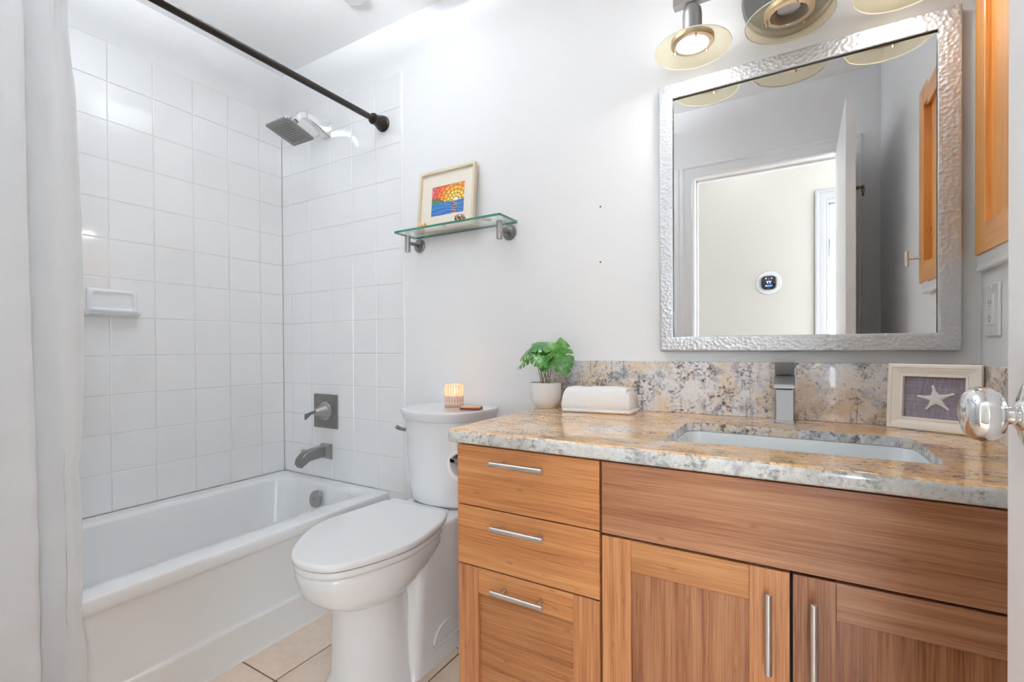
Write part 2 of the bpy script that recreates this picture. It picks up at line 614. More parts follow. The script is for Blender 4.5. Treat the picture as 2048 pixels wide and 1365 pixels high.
# floor: individual tiles with dark joints
b = bmesh.new()
box(b, (WL - 0.1, -2.9, -0.05), (2.2, WB + 0.1, -0.003), mat=1)
TX, TY = -1.363, 0.870     # a joint crossing
sx, sy = 0.4075, 0.4075
gx0 = TX - sx
ix = -3
while TX + ix * sx < 0.4:
    for jy in range(-4, 3):
        x0, x1 = TX + ix * sx + 0.0025, TX + (ix + 1) * sx - 0.0025
        y0, y1 = TY + jy * sy + 0.0025, TY + (jy + 1) * sy - 0.0025
        x0, x1 = max(x0, -1.55), min(x1, XR)
        y1 = min(y1, WB)
        if x1 - x0 < 0.01 or y1 - y0 < 0.01:
            continue
        box(b, (x0, y0, -0.02), (x1, y1, 0.0), 0.0012, 1)
    ix += 1
structure('floor', b, [M['floor'], M['floor_grout']])

# ------------------------------------------------------------------ wall tiles
def tile_panel(parent, cells, to_world, nrm, mat_back=True):
    b = bmesh.new()
    g, e, dep = 0.0010, 0.0022, 0.0014
    for (u0, u1, v0, v1) in cells:
        u0, u1, v0, v1 = u0 + g, u1 - g, v0 + g, v1 - g
        rings = []
        for o, d in ((0, -0.005), (0, -dep), (e * 0.4, -dep * 0.35), (e, 0.0)):
            rings.append([to_world(a, c, d) for a, c in ((u0 + o, v0 + o), (u1 - o, v0 + o), (u1 - o, v1 - o), (u0 + o, v1 - o))])
        skin(b, rings)
    us = [c[0] for c in cells] + [c[1] for c in cells]
    vs = [c[2] for c in cells] + [c[3] for c in cells]
    # joint filler lies just under the glaze, one slab per tile so that the panel outline is kept
    for (u0, u1, v0, v1) in cells:
        q = [b.verts.new(to_world(a, c, -dep * 0.9)) for a, c in ((u0, v0), (u1, v0), (u1, v1), (u0, v1))]
        f = b.faces.new(q)
        f.material_index = 1
    return part('tile_panel', b, [M['tile'], M['grout']], parent, 20)


rows = [Z2 + T] + [Z2 - T * k for k in range(0, 12)]     # top edge, then joints down to the tub
cells = []
ys = [D, D - 0.122] + [D - 0.122 - T * k for k in range(1, 10)] + [0.005]
for a, c in zip(ys, ys[1:]):
    for zt, zb in zip(rows, rows[1:]):
        cells.append((c, a, zb, zt))
tile_panel(wall_left, cells, lambda u, v, d: V(XL + d, u, v), None)
cells = []
xs = [XL, XL + 0.0726] + [XL + 0.0726 + T * k for k in range(1, 6)] + [XE]
rows_b = rows + [Z2 - T * k for k in (12, 13)] + [0.0]
for a, c in zip(xs, xs[1:]):
    for k, (zt, zb) in enumerate(zip(rows_b, rows_b[1:])):  # inner lip blackened: dark line of the recess painted in
        if zb < RIM - 0.01 and a < TUBX - 0.08:
            continue
        cells.append((a, c, zb, zt))
tile_panel(wall_back, cells, lambda u, v, d: V(u, D + (-d), v), None)
# rounded bullnose strip closing the tile edge
b = bmesh.new()
rg = []
for z in (0.0, Z2 + T):
    rg.append([V(XE - 0.0005, WB, z), V(XE - 0.0005, D + 0.0004, z), V(XE + 0.004, D + 0.0006, z), V(XE + 0.0075, D + 0.002, z), V(XE + 0.009, D + 0.0045, z), V(XE + 0.009, WB, z)])
skin(b, rg)
part('tile_edge', b, M['tile'], wall_back, 60)
# two small nail holes in the paint
for (x, z) in ((-0.559, 1.489), (-0.560, 1.302)):
    b = bmesh.new()
    cyl(b, (x, WB - 0.0006, z), (x, WB + 0.0004, z), 0.0028, n=10)
    part('nail_hole', b, M['black'], wall_back)

# ------------------------------------------------------------------ bathtub
def bathtub():
    t = thing('bathtub', (-1.92, 0.77, 0), 'white alcove bathtub under the tiled walls at left', 'bathtub')
    x0, x1, y0, y1 = WL + 0.0075, TUBX, 0.004, D - 0.001
    b = bmesh.new()
    n = 8

    def ring(hx0, hx1, hy0, hy1, r, z):
        cx, cy = (hx0 + hx1) / 2, (hy0 + hy1) / 2
        return [V(p[0], p[1], z) for p in rrect(cx, cy, (hx1 - hx0) / 2, (hy1 - hy0) / 2, r, n)]
    rings = [ring(x0, x1, y0, y1, 0.004, RIM - 0.02),
             ring(x0, x1, y0, y1, 0.006, RIM - 0.008),
             ring(x0 + 0.003, x1 - 0.006, y0 + 0.003, y1 - 0.003, 0.012, RIM + 0.000),
             ring(x0 + 0.05, x1 - 0.05, y0 + 0.05, y1 - 0.035, 0.06, RIM + 0.002),
             ring(x0 + 0.078, x1 - 0.092, y0 + 0.085, y1 - 0.058, 0.12, RIM - 0.001),
             ring(x0 + 0.088, x1 - 0.102, y0 + 0.10, y1 - 0.068, 0.12, RIM - 0.014),
             ring(x0 + 0.10, x1 - 0.112, y0 + 0.14, y1 - 0.08, 0.12, RIM - 0.08),
             ring(x0 + 0.125, x1 - 0.135, y0 + 0.25, y1 - 0.105, 0.12, 0.13),
             ring(x0 + 0.16, x1 - 0.17, y0 + 0.30, y1 - 0.14, 0.11, 0.085),
             ring(x0 + 0.22, x1 - 0.23, y0 + 0.38, y1 - 0.20, 0.09, 0.075)]
    vr = [[b.verts.new(p) for p in r] for r in rings]
    m = len(vr[0])
    for a, c in zip(vr, vr[1:]):
        for i in range(m):
            b.faces.new((a[i], a[(i + 1) % m], c[(i + 1) % m], c[i]))
    b.faces.new(vr[-1])
    # apron: profile in x,z swept along y
    prof = [(x1, RIM - 0.02), (x1 + 0.001, RIM - 0.034), (x1 - 0.003, RIM - 0.045), (x1 - 0.016, RIM - 0.055), (x1 - 0.018, 0.20), (x1 - 0.014, 0.128), (x1 - 0.002, 0.118), (x1 + 0.002, 0.108), (x1 + 0.002, 0.012), (x1 + 0.009, 0.0), (x1 - 0.05, 0.0)]
    yy = [y0, 1.14, 1.22, 1.30, 1.40, y1]
    kk = [1, 1, 0.75, 0.3, 0.0, 0.0]
    rg = []
    for y, k in zip(yy, kk):
        rr = []
        for x, z in prof:
            xx = x if x > x1 - 0.004 or x < x1 - 0.04 else x1 + (x - x1) * k
            rr.append(V(xx, y, z))
        rg.append(rr)
    skin(b, rg, cap=False, closed=False)
    part('body', b, M['enamel'], t, 50)
    b = bmesh.new()
    c = V(-1.922, D - 0.094, 0.312)
    ax = (0, -1, 0.2)
    lathe(b, [(0.0, 0.012), (0.03, 0.011), (0.037, 0.007), (0.039, 0.0), (0.0, 0.0)], c, ax, 36)
    o = part('overflow_plate', b, M['nickel'], t, label='round metal overflow plate')
    b = bmesh.new()
    lathe(b, [(0.0, 0.0155), (0.004, 0.015), (0.006, 0.011)], c, ax, 16)
    part('screw', b, M['nickel_d'], o)
    b = bmesh.new()
    lathe(b, [(0.0, 0.004), (0.03, 0.003), (0.034, 0.0)], (-1.92, 1.22, 0.0755), (0, 0, 1), 28)
    part('drain', b, M['nickel'], t)


bathtub()

# ------------------------------------------------------------------ shower fittings
def shower_head():
    t = thing('shower_sprayer', (-1.937, D, 2.07), 'square brushed nickel shower head on a curved arm above the tub', 'shower head')
    cx = -1.937
    # curved flat arm: rectangular section along a path in y,z
    path = [(D - 0.0005, 2.066, 0.037, 0.024), (D - 0.012, 2.067, 0.033, 0.022), (D - 0.03, 2.072, 0.026, 0.018), (D - 0.06, 2.083, 0.02, 0.016), (1.43, 2.091, 0.017, 0.0155), (1.40, 2.089, 0.015, 0.016), (1.375, 2.078, 0.014, 0.017), (1.362, 2.062, 0.012, 0.017), (1.356, 2.046, 0.011, 0.015)]
    rings = []
    for i, (y, z, hh, hw) in enumerate(path):
        a, c = path[max(i - 1, 0)], path[min(i + 1, len(path) - 1)]
        d = V(0, c[0] - a[0], c[1] - a[1]).normalized()
        nrm = V(0, -d.z, d.y)
        if i == 0:
            nrm = V(0, 0, 1) * (-1 if nrm.z < 0 else 1)
        rings.append([V(cx + px * hw, 0, 0) + V(0, y, z) + nrm * (pz * hh) for px, pz in ((-1, -0.8), (-0.8, -1), (0.8, -1), (1, -0.8), (1, 0.8), (0.8, 1), (-0.8, 1), (-1, 0.8))])
    b = skin(bmesh.new(), rings)
    part('arm', b, M['chrome'], t, 35)
    # tilted plate
    o = V(cx, 1.33, 1.983)
    e1 = V(1, 0, 0)
    e2 = V(0, 0.148, -0.042).normalized()
    n = e1.cross(e2)
    n = n if n.z < 0 else -n
    P = lambda u, v, h: o + e1 * u + e2 * v + n * h
    b = bmesh.new()
    R = lambda s, h, r: [P(x, y, h) for x, y in rrect(0, 0, s, s, r, 4)]
    skin(b, [R(0.073, 0.0, 0.008), R(0.0745, -0.003, 0.009), R(0.0745, -0.007, 0.009), R(0.071, -0.011, 0.009), R(0.045, -0.02, 0.02), R(0.024, -0.034, 0.015), R(0.018, -0.05, 0.0179), R(0.018, -0.062, 0.0179)])
    pl = part('spray_plate', b, M['nickel_d'], t, 30)
    b = bmesh.new()
    for i in range(9):
        for j in range(9):
            u, v = (i - 4) * 0.0118, (j - 4) * 0.0118
            q = P(u, v, 0)
            cyl(b, q, q + n * 0.0022, 0.0021, 0.0014, n=8)
    f = part('nozzles', b, M['rubber'], pl)
    f['kind'] = 'stuff'


shower_head()


def shower_valve():
    t = thing('shower_valve', (-1.96, D, 0.708), 'square brushed nickel shower valve plate with lever, above the tub spout', 'shower valve')
    b = boxm((-2.043, D - 0.011, 0.628), (-1.877, D - 0.0003, 0.792), 0.002)
    part('escutcheon', b, M['nickel_d'], t)
    b = bmesh.new()
    c = V(-1.958, D - 0.011, 0.711)
    lathe(b, [(0.046, 0.0), (0.044, 0.004), (0.040, 0.006), (0.034, 0.010), (0.0175, 0.05), (0.013, 0.056), (0.0, 0.057)], c, (0, -1, 0), 40)
    part('hub', b, M['nickel'], t, 30)
    b = bmesh.new()
    tip = c + V(0, -0.05, 0)
    cyl(b, tip + V(0, -0.003, 0), tip + V(-0.02, -0.006, -0.003), 0.0085, 0.0075, 16)
    rings = []
    for k, (dx, dy, dz, hw, hh) in enumerate([(-0.018, -0.006, -0.003, 0.006, 0.006), (-0.032, -0.009, -0.008, 0.0055, 0.008), (-0.046, -0.011, -0.017, 0.005, 0.0105), (-0.060, -0.012, -0.024, 0.0045, 0.0135), (-0.066, -0.012, -0.026, 0.004, 0.0145)]):
        p = tip + V(dx, dy, dz)
        rings.append([p + V(0, a * hw, c2 * hh) for a, c2 in ((-1, -0.7), (-0.6, -1), (0.6, -1), (1, -0.7), (1, 0.7), (0.6, 1), (-0.6, 1), (-1, 0.7))])
    skin(b, rings)
    part('lever', b, M['nickel_d'], t)


shower_valve()


def tub_spout():
    t = thing('tub_spout', (-1.955, D, 0.50), 'brushed nickel tub spout with diverter knob below the valve', 'spout')
    cx = -1.957
    b = bmesh.new()
    R = lambda y, s, zc: [V(cx + px * s, y, zc + pz * s) for px, pz in ((-1, -1), (1, -1), (1, 1), (-1, 1))]
    zc = 0.515
    skin(b, [R(D - 0.0003, 0.036, zc), R(D - 0.006, 0.036, zc), R(D - 0.03, 0.024, zc)])
    part('flange', b, M['nickel'], t, 20)
    b = bmesh.new()
    sec = [(D - 0.02, 0.518, 0.0245, 0.024), (1.47, 0.517, 0.0235, 0.024), (1.44, 0.515, 0.0225, 0.0245), (1.415, 0.512, 0.022, 0.025), (1.395, 0.505, 0.0215, 0.0245), (1.378, 0.494, 0.021, 0.022), (1.369, 0.484, 0.0205, 0.0165), (1.366, 0.474, 0.020, 0.010)]
    rings = []
    for y, z, hx, hz in sec:
        rings.append([V(cx + px * hx, y + (0.012 if pz < 0 and y < 1.40 else 0), z + pz * hz) for px, pz in ((-1, -0.85), (-0.8, -1), (0.8, -1), (1, -0.85), (1, 0.8), (0.75, 1), (-0.75, 1), (-1, 0.8))])
    skin(b, rings)
    part('spout_body', b, M['nickel_d'], t, 35)
    b = bmesh.new()
    lathe(b, [(0.0045, 0.0), (0.0045, 0.012), (0.008, 0.014), (0.0085, 0.02), (0.006, 0.023), (0.0, 0.0235)], (cx, 1.398, 0.526), (0, -0.15, 1), 18)
    part('diverter_knob', b, M['nickel'], t)


tub_spout()


def soap_dish():
    t = thing('soap_dish', (XL, 0.80, 1.17), 'white ceramic soap dish set into the long tiled wall', 'soap dish')
    b = bmesh.new()
    y0, y1, z0, z1 = 0.724, 0.884, 1.158, 1.252

    def R(ins, d, r):
        return [V(XL + d, a, c) for a, c in rrect((y0 + y1) / 2, (z0 + z1) / 2, (y1 - y0) / 2 - ins, (z1 - z0) / 2 - ins, r, 5)]
    skin(b, [R(0, 0.0002, 0.010), R(0.0, 0.005, 0.010), R(0.004, 0.010, 0.012), R(0.012, 0.011, 0.014), R(0.017, 0.004, 0.012), R(0.02, 0.0015, 0.01)])
    part('backplate', b, M['porcelain'], t, 50)
    # projecting tray: lip higher at the front
    b = bmesh.new()
    rings = []
    N = 26
    for k in range(N + 1):
        s = k / N
        y = y0 - 0.006 + (y1 - y0 + 0.012) * s
        e = min(1, (1 - abs(2 * s - 1)) / 0.16)
        dep = 0.012 + 0.040 * math.sqrt(max(0, 1 - (1 - e) ** 2))
        rings.append([V(XL + 0.0005, y, 1.150), V(XL + dep * 0.55, y, 1.149), V(XL + dep * 0.9, y, 1.154), V(XL + dep, y, 1.162), V(XL + dep * 0.97, y, 1.169), V(XL + dep * 0.86, y, 1.168), V(XL + dep * 0.7, y, 1.162), V(XL + 0.0005, y, 1.162)])
    skin(b, rings)
    for k in range(7):
        y = 0.745 + k * 0.02
        box(b, (XL + 0.008, y, 1.159), (XL + 0.040, y + 0.006, 1.1655), 0.002)
    part('tray', b, M['porcelain'], t, 50)


soap_dish()


def curtain_rod():
    x, z = -1.559, 2.008
    t = thing('shower_curtain_rod', (x, 0.75, z), 'dark bronze shower curtain rod running across above the tub', 'curtain rod')
    b = bmesh.new()
    cyl(b, (x, 0.03, z + 0.006), (x, D - 0.04, z), 0.0125, n=24)
    part('pole', b, M['bronze'], t)
    for (y, s) in ((D - 0.0004, -1), (0.0004, 1)):
        b = bmesh.new()
        lathe(b, [(0.0, 0.0), (0.033, 0.0), (0.0345, 0.004), (0.0335, 0.008), (0.030, 0.010), (0.0285, 0.013), (0.0315, 0.015), (0.0325, 0.019), (0.0305, 0.023), (0.027, 0.030), (0.0235, 0.044), (0.0215, 0.056), (0.0235, 0.059), (0.024, 0.064), (0.0215, 0.068), (0.0205, 0.071), (0.0, 0.071)], (x, y, z + (0 if s < 0 else 0.006)), (0, s, 0), 36)
        part('flange', b, M['bronze'], t, 30)


curtain_rod()


def shower_curtain():
    t = thing('shower_curtain', (-1.52, 0.25, 0.02), 'white fabric shower curtain bunched at the left edge of the picture', 'curtain')
    zs = [0.03 + (1.965 - 0.03) * k / 70 for k in range(71)]
    right = [(0.03, 0.468), (0.196, 0.4640), (0.30, 0.460), (0.392, 0.452), (0.44, 0.4565), (0.6, 0.458), (0.735, 0.4535), (0.77, 0.4605), (1.0, 0.4685), (1.38, 0.4675), (1.65, 0.461), (1.70, 0.457), (1.787, 0.449), (1.861, 0.4505), (1.97, 0.449)]

    def edge(z):
        for (a, ya), (c, yc) in zip(right, right[1:]):
            if a <= z <= c:
                return ya + (yc - ya) * (z - a) / (c - a)
        return right[-1][1]
    rings = []
    for z in zs:
        q = min(1, max(0, (z - 0.2) / 1.7))
        ey = edge(z)
        x0 = -1.490 - 0.034 * q
        wob = 0.004 * sin(9 * z) + 0.003 * sin(21 * z + 1)
        top = max(0, (z - 1.75) / 0.22)
        cr = 0.372 - 0.012 * top + 0.004 * sin(3.1 * z)          # deep crease
        pts = [(x0 - 0.03, 0.02), (x0 + 0.012, 0.05), (x0 + 0.026 + wob, 0.085), (x0 + 0.004, 0.125), (x0 - 0.026, 0.150), (x0 - 0.020, 0.178), (x0 + 0.014, 0.21), (x0 + 0.026, 0.255 + wob), (x0 + 0.020, 0.30), (x0 + 0.024, cr - 0.022), (x0 + 0.021, cr - 0.004), (x0 + 0.010, cr + 0.002), (x0 - 0.016, cr - 0.008), (x0 - 0.027, cr + 0.003), (x0 - 0.014, cr + 0.026 + wob), (x0 + 0.002, cr + 0.05), (x0 + 0.004 + 0.016 * top, ey - 0.028), (x0 + 0.006 - 0.016 * top, ey - 0.015 - 0.004 * top), (x0 + 0.010, ey - 0.003), (x0 + 0.005, ey), (x0 - 0.002, ey - 0.003), (x0 - 0.006, ey - 0.02)]
        rings.append(crom([V(p[0], p[1], z) for p in pts], 5, False))
    b = bmesh.new()
    skin(b, rings, cap=False, closed=False)
    # puckers of the cloth, strongest near the hem
    for v in b.verts:
        k = 0.0022 + 0.0052 * max(0, (0.8 - v.co.z))
        s = sin(v.co.z * 46 + v.co.y * 30 + 3 * sin(v.co.y * 23)) * sin(v.co.y * 34 + 1.2)
        v.co.x += k * s
    o = part('cloth', b, M['curtain'], t, 180)
    md = o.modifiers.new('thickness', 'SOLIDIFY')
    md.thickness = 0.0012
    for k in range(7):
        y = 0.096 + k * 0.055
        b = bmesh.new()
        c = V(-1.5585, y, 1.984)
        ring = [c + V(0.029 * sin(a), 0.004 * sin(a), 0.058 * cos(a) - 0.006) for a in [2 * pi * i / 24 for i in range(24)]]
        ring.append(ring[0])
        tube(b, ring, 0.0018, 8, False)
        part('ring', b, M['bronze'], t)


shower_curtain()

# ------------------------------------------------------------------ toilet
def toilet():
    t = thing('toilet', (-1.14, 1.15, 0), 'white two piece toilet with closed lid between tub and vanity', 'toilet')
    lid_pts = [(-1.126, 0.783), (-1.057, 0.793), (-1.011, 0.829), (-0.968, 0.925), (-0.9475, 1.034), (-0.966, 1.160), (-0.998, 1.245), (-1.036, 1.300), (-1.17, 1.297), (-1.306, 1.283), (-1.318, 1.149), (-1.327, 1.03), (-1.302, 0.942), (-1.246, 0.861), (-1.19, 0.808)]
    base = [V(x, y, 0) for x, y in lid_pts]
    # keep the two rear corners crisp, round the rest
    front = crom(base[9:] + base[:8], 6, False)
    outline = front
    c = V(-1.14, 1.04, 0)

    def R(z, s, sy=None, dy=0.0, cap=None):
        sy = s if sy is None else sy
        out = []
        for p in outline:
            x = c.x + (p.x - c.x) * s
            y = c.y + (p.y - c.y) * sy + dy
            if cap is not None and y > cap:
                y = cap
            out.append(V(x, y, z))
        return out
    # seat lid
    zt = 0.452
    b = bmesh.new()
    skin(b, [R(zt - 0.021, 0.975), R(zt - 0.017, 0.995), R(zt - 0.008, 1.0), R(zt - 0.002, 0.985), R(zt, 0.955)])
    part('lid', b, M['seat'], t, 50)
    b = bmesh.new()
    skin(b, [R(zt - 0.043, 0.955), R(zt - 0.039, 0.975), R(zt - 0.030, 0.98), R(zt - 0.0235, 0.965)])
    # gap bumpers under the lid
    part('seat', b, M['seat'], t, 50)
    b = bmesh.new()
    box(b, (-1.305, 1.278, zt - 0.04), (-1.04, 1.318, zt - 0.004), 0.008, 3)
    part('hinge_cover', b, M['seat'], t)
    # bowl and pedestal in one body
    def E(z, cx, cy, rx, ry, p=2.0):
        out = []
        n = len(outline)
        for i in range(n):
            a = radians(118) - 2 * pi * (i + 0.5) / n + pi / 2 - radians(28)
            ca, sa = cos(a), sin(a)
            k = (abs(ca) ** p + abs(sa) ** p) ** (-1 / p)
            out.append(V(cx + rx * ca * k, cy + ry * sa * k, z))
        return out
    b = bmesh.new()
    rings = [R(0.409, 0.93), R(0.406, 0.955), R(0.398, 0.962), R(0.383, 0.958), R(0.360, 0.95, 0.881, -0.0106), R(0.335, 0.93, 0.7765, -0.0284), R(0.311, 0.87, 0.655, -0.0367), R(0.291, 0.77, 0.543, -0.0324), R(0.279, 0.665, 0.462, -0.0262), R(0.271, 0.585, 0.3815, -0.020)]
    # column rings use the same vertex order, morphing towards a rounded column
    def C(z, x0, x1, y0, y1):
        out = []
        last = rings_n
        n = len(last)
        for p in last:
            u = (p.x - c.x) / (0.19 * 0.585)
            v = (p.y - (c.y - 0.020)) / (0.255 * 0.3815)
            r = max(1e-6, math.hypot(u, v))
            u, v = u / r, v / r
            out.append(V((x0 + x1) / 2 + u * (x1 - x0) / 2, (y0 + y1) / 2 + v * (y1 - y0) / 2, z))
        return out
    rings_n = rings[-1]
    for z, x0, x1, y0, y1 in ((0.263, -1.250, -1.026, 0.925, 1.17), (0.225, -1.249, -1.026, 0.925, 1.20), (0.12, -1.250, -1.023, 0.922, 1.22), (0.05, -1.254, -1.016, 0.916, 1.24), (0.02, -1.264, -1.006, 0.905, 1.26), (0.0, -1.272, -0.998, 0.896, 1.26)):
        rings.append(C(z, x0, x1, y0, y1))
    skin(b, rings)
    part('bowl', b, M['porcelain'], t, 60)
    # concealed trapway block behind the bowl
    b = bmesh.new()
    def S(z, x0, x1, y0, y1, r):
        return [V(x, y, z) for x, y in rrect((x0 + x1) / 2, (y0 + y1) / 2, (x1 - x0) / 2, (y1 - y0) / 2, r, 6)]
    skin(b, [S(0.0, -1.292, -0.982, 1.07, 1.508, 0.03), S(0.02, -1.287, -0.987, 1.078, 1.506, 0.03), S(0.06, -1.283, -0.990, 1.085, 1.505, 0.035), S(0.38, -1.283, -0.990, 1.11, 1.505, 0.04), S(0.425, -1.283, -0.990, 1.14, 1.505, 0.04), S(0.434, -1.276, -0.998, 1.16, 1.50, 0.04), S(0.437, -1.26, -1.015, 1.2, 1.49, 0.04)])
    part('base', b, M['porcelain'], t, 60)
    # half moon bolt cover on the side of the base
    b = bmesh.new()
    arc = [V(-0.9855, 1.235 + 0.068 * cos(a), 0.055 + 0.062 * sin(a)) for a in [pi * k / 20 for k in range(21)]]
    tube(b, arc + [arc[0]], 0.0030, 8)
    part('bolt_cover', b, M['porcelain'], t)
    # tank: D shaped in plan
    cx = -1.128

    def Dp(z, hw, yb, ys, yf, n=22):
        out = [V(cx - hw + 0.012, yb, z)]
        out.append(V(cx - hw, yb - 0.014, z))
        for k in range(n + 1):
            a = pi * k / n
            out.append(V(cx - hw * (1 if k == 0 else cos(a)) if k not in (0, n) else cx - hw * cos(a), ys - (ys - yf) * sin(a) ** 0.75, z))
        out.append(V(cx + hw, yb - 0.014, z))
        out.append(V(cx + hw - 0.012, yb, z))
        return out
    b = bmesh.new()
    skin(b, [Dp(0.4375, 0.142, 1.49, 1.44, 1.325), Dp(0.455, 0.152, 1.51, 1.45, 1.305), Dp(0.50, 0.156, 1.515, 1.45, 1.30), Dp(0.752, 0.167, 1.515, 1.445, 1.284)])
    part('tank', b, M['porcelain'], t, 50)
    b = bmesh.new()
    skin(b, [Dp(0.7525, 0.164, 1.517, 1.44, 1.278), Dp(0.756, 0.166, 1.518, 1.44, 1.272), Dp(0.775, 0.174, 1.520, 1.44, 1.262), Dp(0.784, 0.177, 1.520, 1.44, 1.259), Dp(0.789, 0.175, 1.520, 1.44, 1.262), Dp(0.7905, 0.167, 1.515, 1.44, 1.272)])
    part('tank_lid', b, M['porcelain'], t, 50)
    # flush lever on the left side
    b = bmesh.new()
    p = V(cx - 0.163, 1.41, 0.692)
    lathe(b, [(0.0, 0.0), (0.020, 0.0), (0.020, 0.004), (0.013, 0.008), (0.009, 0.012), (0.009, 0.02), (0.0, 0.02)], p, (-1, -0.12, 0), 24)
    lv = crom([p + V(-0.014, 0, 0), p + V(-0.028, -0.006, -0.001), p + V(-0.038, -0.018, 0.002), p + V(-0.045, -0.032, 0.008), p + V(-0.048, -0.042, 0.015)], 5, False)
    tube(b, lv, [0.0062 + 0.0022 * k / (len(lv) - 1) for k in range(len(lv))], 12)
    part('flush_lever', b, M['nickel'], t, label='brushed nickel flush lever')


toilet()

# ------------------------------------------------------------------ candle and box on the tank
def candle():
    c = V(-1.103, 1.432, 0.7908)
    t = thing('candle', c, 'lit candle in a patterned glass jar on the toilet tank lid', 'candle')
    g = NT('patterned_jar_glass')
    tc = g.n('ShaderNodeTexCoord')
    sep = g.n('ShaderNodeSeparateXYZ', {'Vector': tc.outputs['Object']})
    ang = g.math('ARCTAN2', sep.outputs[1], sep.outputs[0])
    wv = g.math('ABSOLUTE', g.math('SINE', g.math('MULTIPLY', ang, 11.0)))
    zz = g.math('SINE', g.math('MULTIPLY', sep.outputs[2], 420.0))
    zig = g.math('MULTIPLY', zz, 0.16)
    mask = g.ramp(g.math('ADD', wv, zig), [(0.42, 0.0), (0.55, 1.0)])
    band = g.ramp(g.math('MULTIPLY', sep.outputs[2], 10.0), [(0.10, 0.0), (0.12, 1.0)])
    mask = g.math('MULTIPLY', mask, band)
    g.set(Base_Color=(0.86, 0.85, 0.86, 1), Roughness=0.12)
    tr = g.n('ShaderNodeBsdfTransparent', {'Color': (0.98, 0.93, 0.85, 1)})
    tl = g.n('ShaderNodeBsdfTranslucent', {'Color': (0.95, 0.80, 0.62, 1)})
    m0 = g.n('ShaderNodeMixShader', {0: 0.5, 1: tr.outputs[0], 2: tl.outputs[0]})
    m1 = g.n('ShaderNodeMixShader', {0: 0.4, 1: g.b.outputs[0], 2: tl.outputs[0]})
    m2 = g.n('ShaderNodeMixShader', {0: mask, 1: m0.outputs[0], 2: m1.outputs[0]})
    g.link(m2.outputs[0], g.out.inputs[0])
    b = bmesh.new()
    r = 0.0365
    lathe(b, [(0.0, 0.0), (r - 0.003, 0.0), (r, 0.003), (r, 0.084), (r - 0.001, 0.086), (r - 0.0028, 0.085), (r - 0.003, 0.012), (0.0, 0.010)], c, n=64)
    part('jar', b, g.m, t, 40)
    b = bmesh.new()
    lathe(b, [(0.0, 0.0105), (r - 0.0036, 0.0105), (r - 0.0036, 0.044), (r - 0.006, 0.0425), (0.0, 0.0415)], c, n=48)
    part('wax', b, NT('pink_wax').set(Base_Color=lin(240, 205, 196), Roughness=0.4, Subsurface_Weight=0.4, Subsurface_Radius=(0.02, 0.01, 0.006)).m, t)
    b = bmesh.new()
    cyl(b, c + V(0, 0, 0.041), c + V(0.001, 0, 0.050), 0.0008, n=8)
    part('wick', b, M['black'], t)
    b = bmesh.new()
    lathe(b, [(0.0, 0.0), (0.003, 0.003), (0.0042, 0.008), (0.0034, 0.014), (0.0016, 0.021), (0.0, 0.026)], c + V(0.001, 0, 0.049), n=16)
    part('flame', b, emis('candle_flame', (1.0, 0.72, 0.32, 1), 14.0), t)
    d = bpy.data.lights.new('candle_glow', 'POINT')
    d.energy = 0.05
    d.color = (1.0, 0.62, 0.28)
    d.shadow_soft_size = 0.006
    o = bpy.data.objects.new('candle_glow', d)
    o.location = V(0.001, 0, 0.066)
    o.parent = t
    COL.objects.link(o)


candle()


def wooden_box():
    b = bmesh.new()
    box(b, (-0.036, -0.026, 0), (0.036, 0.026, 0.0085), 0.0008, 1, mat=0)
    box(b, (-0.0355, -0.0255, 0.0085), (0.0355, 0.0255, 0.0105), 0.0004, 1, mat=1)
    bmesh.ops.rotate(b, verts=b.verts, cent=(0, 0, 0), matrix=Matrix.Rotation(radians(20), 3, 'Z'))
    bmesh.ops.translate(b, verts=b.verts, vec=(-1.005, 1.405, 0.7906))
    single('matchbox', b, [plain('dark_red_wood', lin(110, 48, 38), 0.5), plain('tan_wood', lin(214, 172, 130), 0.5)],
           'small flat box with tan top and dark red sides beside the candle', 'box')


wooden_box()

# ------------------------------------------------------------------ toilet paper on the vanity side
def toilet_paper():
    cx, cz, y0 = -0.771, 0.698, 1.02
    b = bmesh.new()
    lathe(b, [(0.0305, 0.0), (0.041, 0.0), (0.0415, 0.002), (0.0415, 0.098), (0.041, 0.1), (0.0305, 0.1), (0.0305, 0.0)], (cx, y0, cz), (0, 1, 0), 48)
    single('toilet_paper_roll', b, M['paper'], 'white toilet paper roll peeking out beside the vanity', 'toilet paper', angle=40)
    t = thing('toilet_paper_holder', (-0.728, 1.01, cz), 'chrome toilet paper holder fixed to the vanity side', 'toilet paper holder')
    b = bmesh.new()
    box(b, (-0.7935, 1.008, cz + 0.008), (-0.7285, 1.0185, cz + 0.020), 0.001)
    box(b, (-0.7935, 1.008, cz + 0.009), (-0.776, 1.118, cz + 0.019), 0.001)
    part('arm', b, M['nickel'], t)
    b = bmesh.new()
    box(b, (-0.7335, 0.995, cz - 0.012), (-0.7275, 1.0185, cz + 0.04), 0.001)
    part('mount', b, M['nickel'], t)


toilet_paper()

# ------------------------------------------------------------------ vanity
YV = 0.955     # door faces
CT = 0.812     # counter top height
CB_ = 0.780


def bar_handle(parent, p0, p1, posts, yface, r=0.0058):
    b = bmesh.new()
    d = (Vector(p1) - Vector(p0)).normalized()
    rr = [(r - 0.0008, 0.0), (r, 0.0009)]
    L = (Vector(p1) - Vector(p0)).length
    lathe(b, [(0, 0), (r - 0.0008, 0.0), (r, 0.0009), (r, L - 0.0009), (r - 0.0008, L), (0, L)], p0, d, 20)
    for q in posts:
        q = Vector(q)
        cyl(b, q, V(q.x, yface, q.z), 0.0042, n=14)
    return part('handle', b, M['steel'], parent, 40, label='brushed steel bar handle')


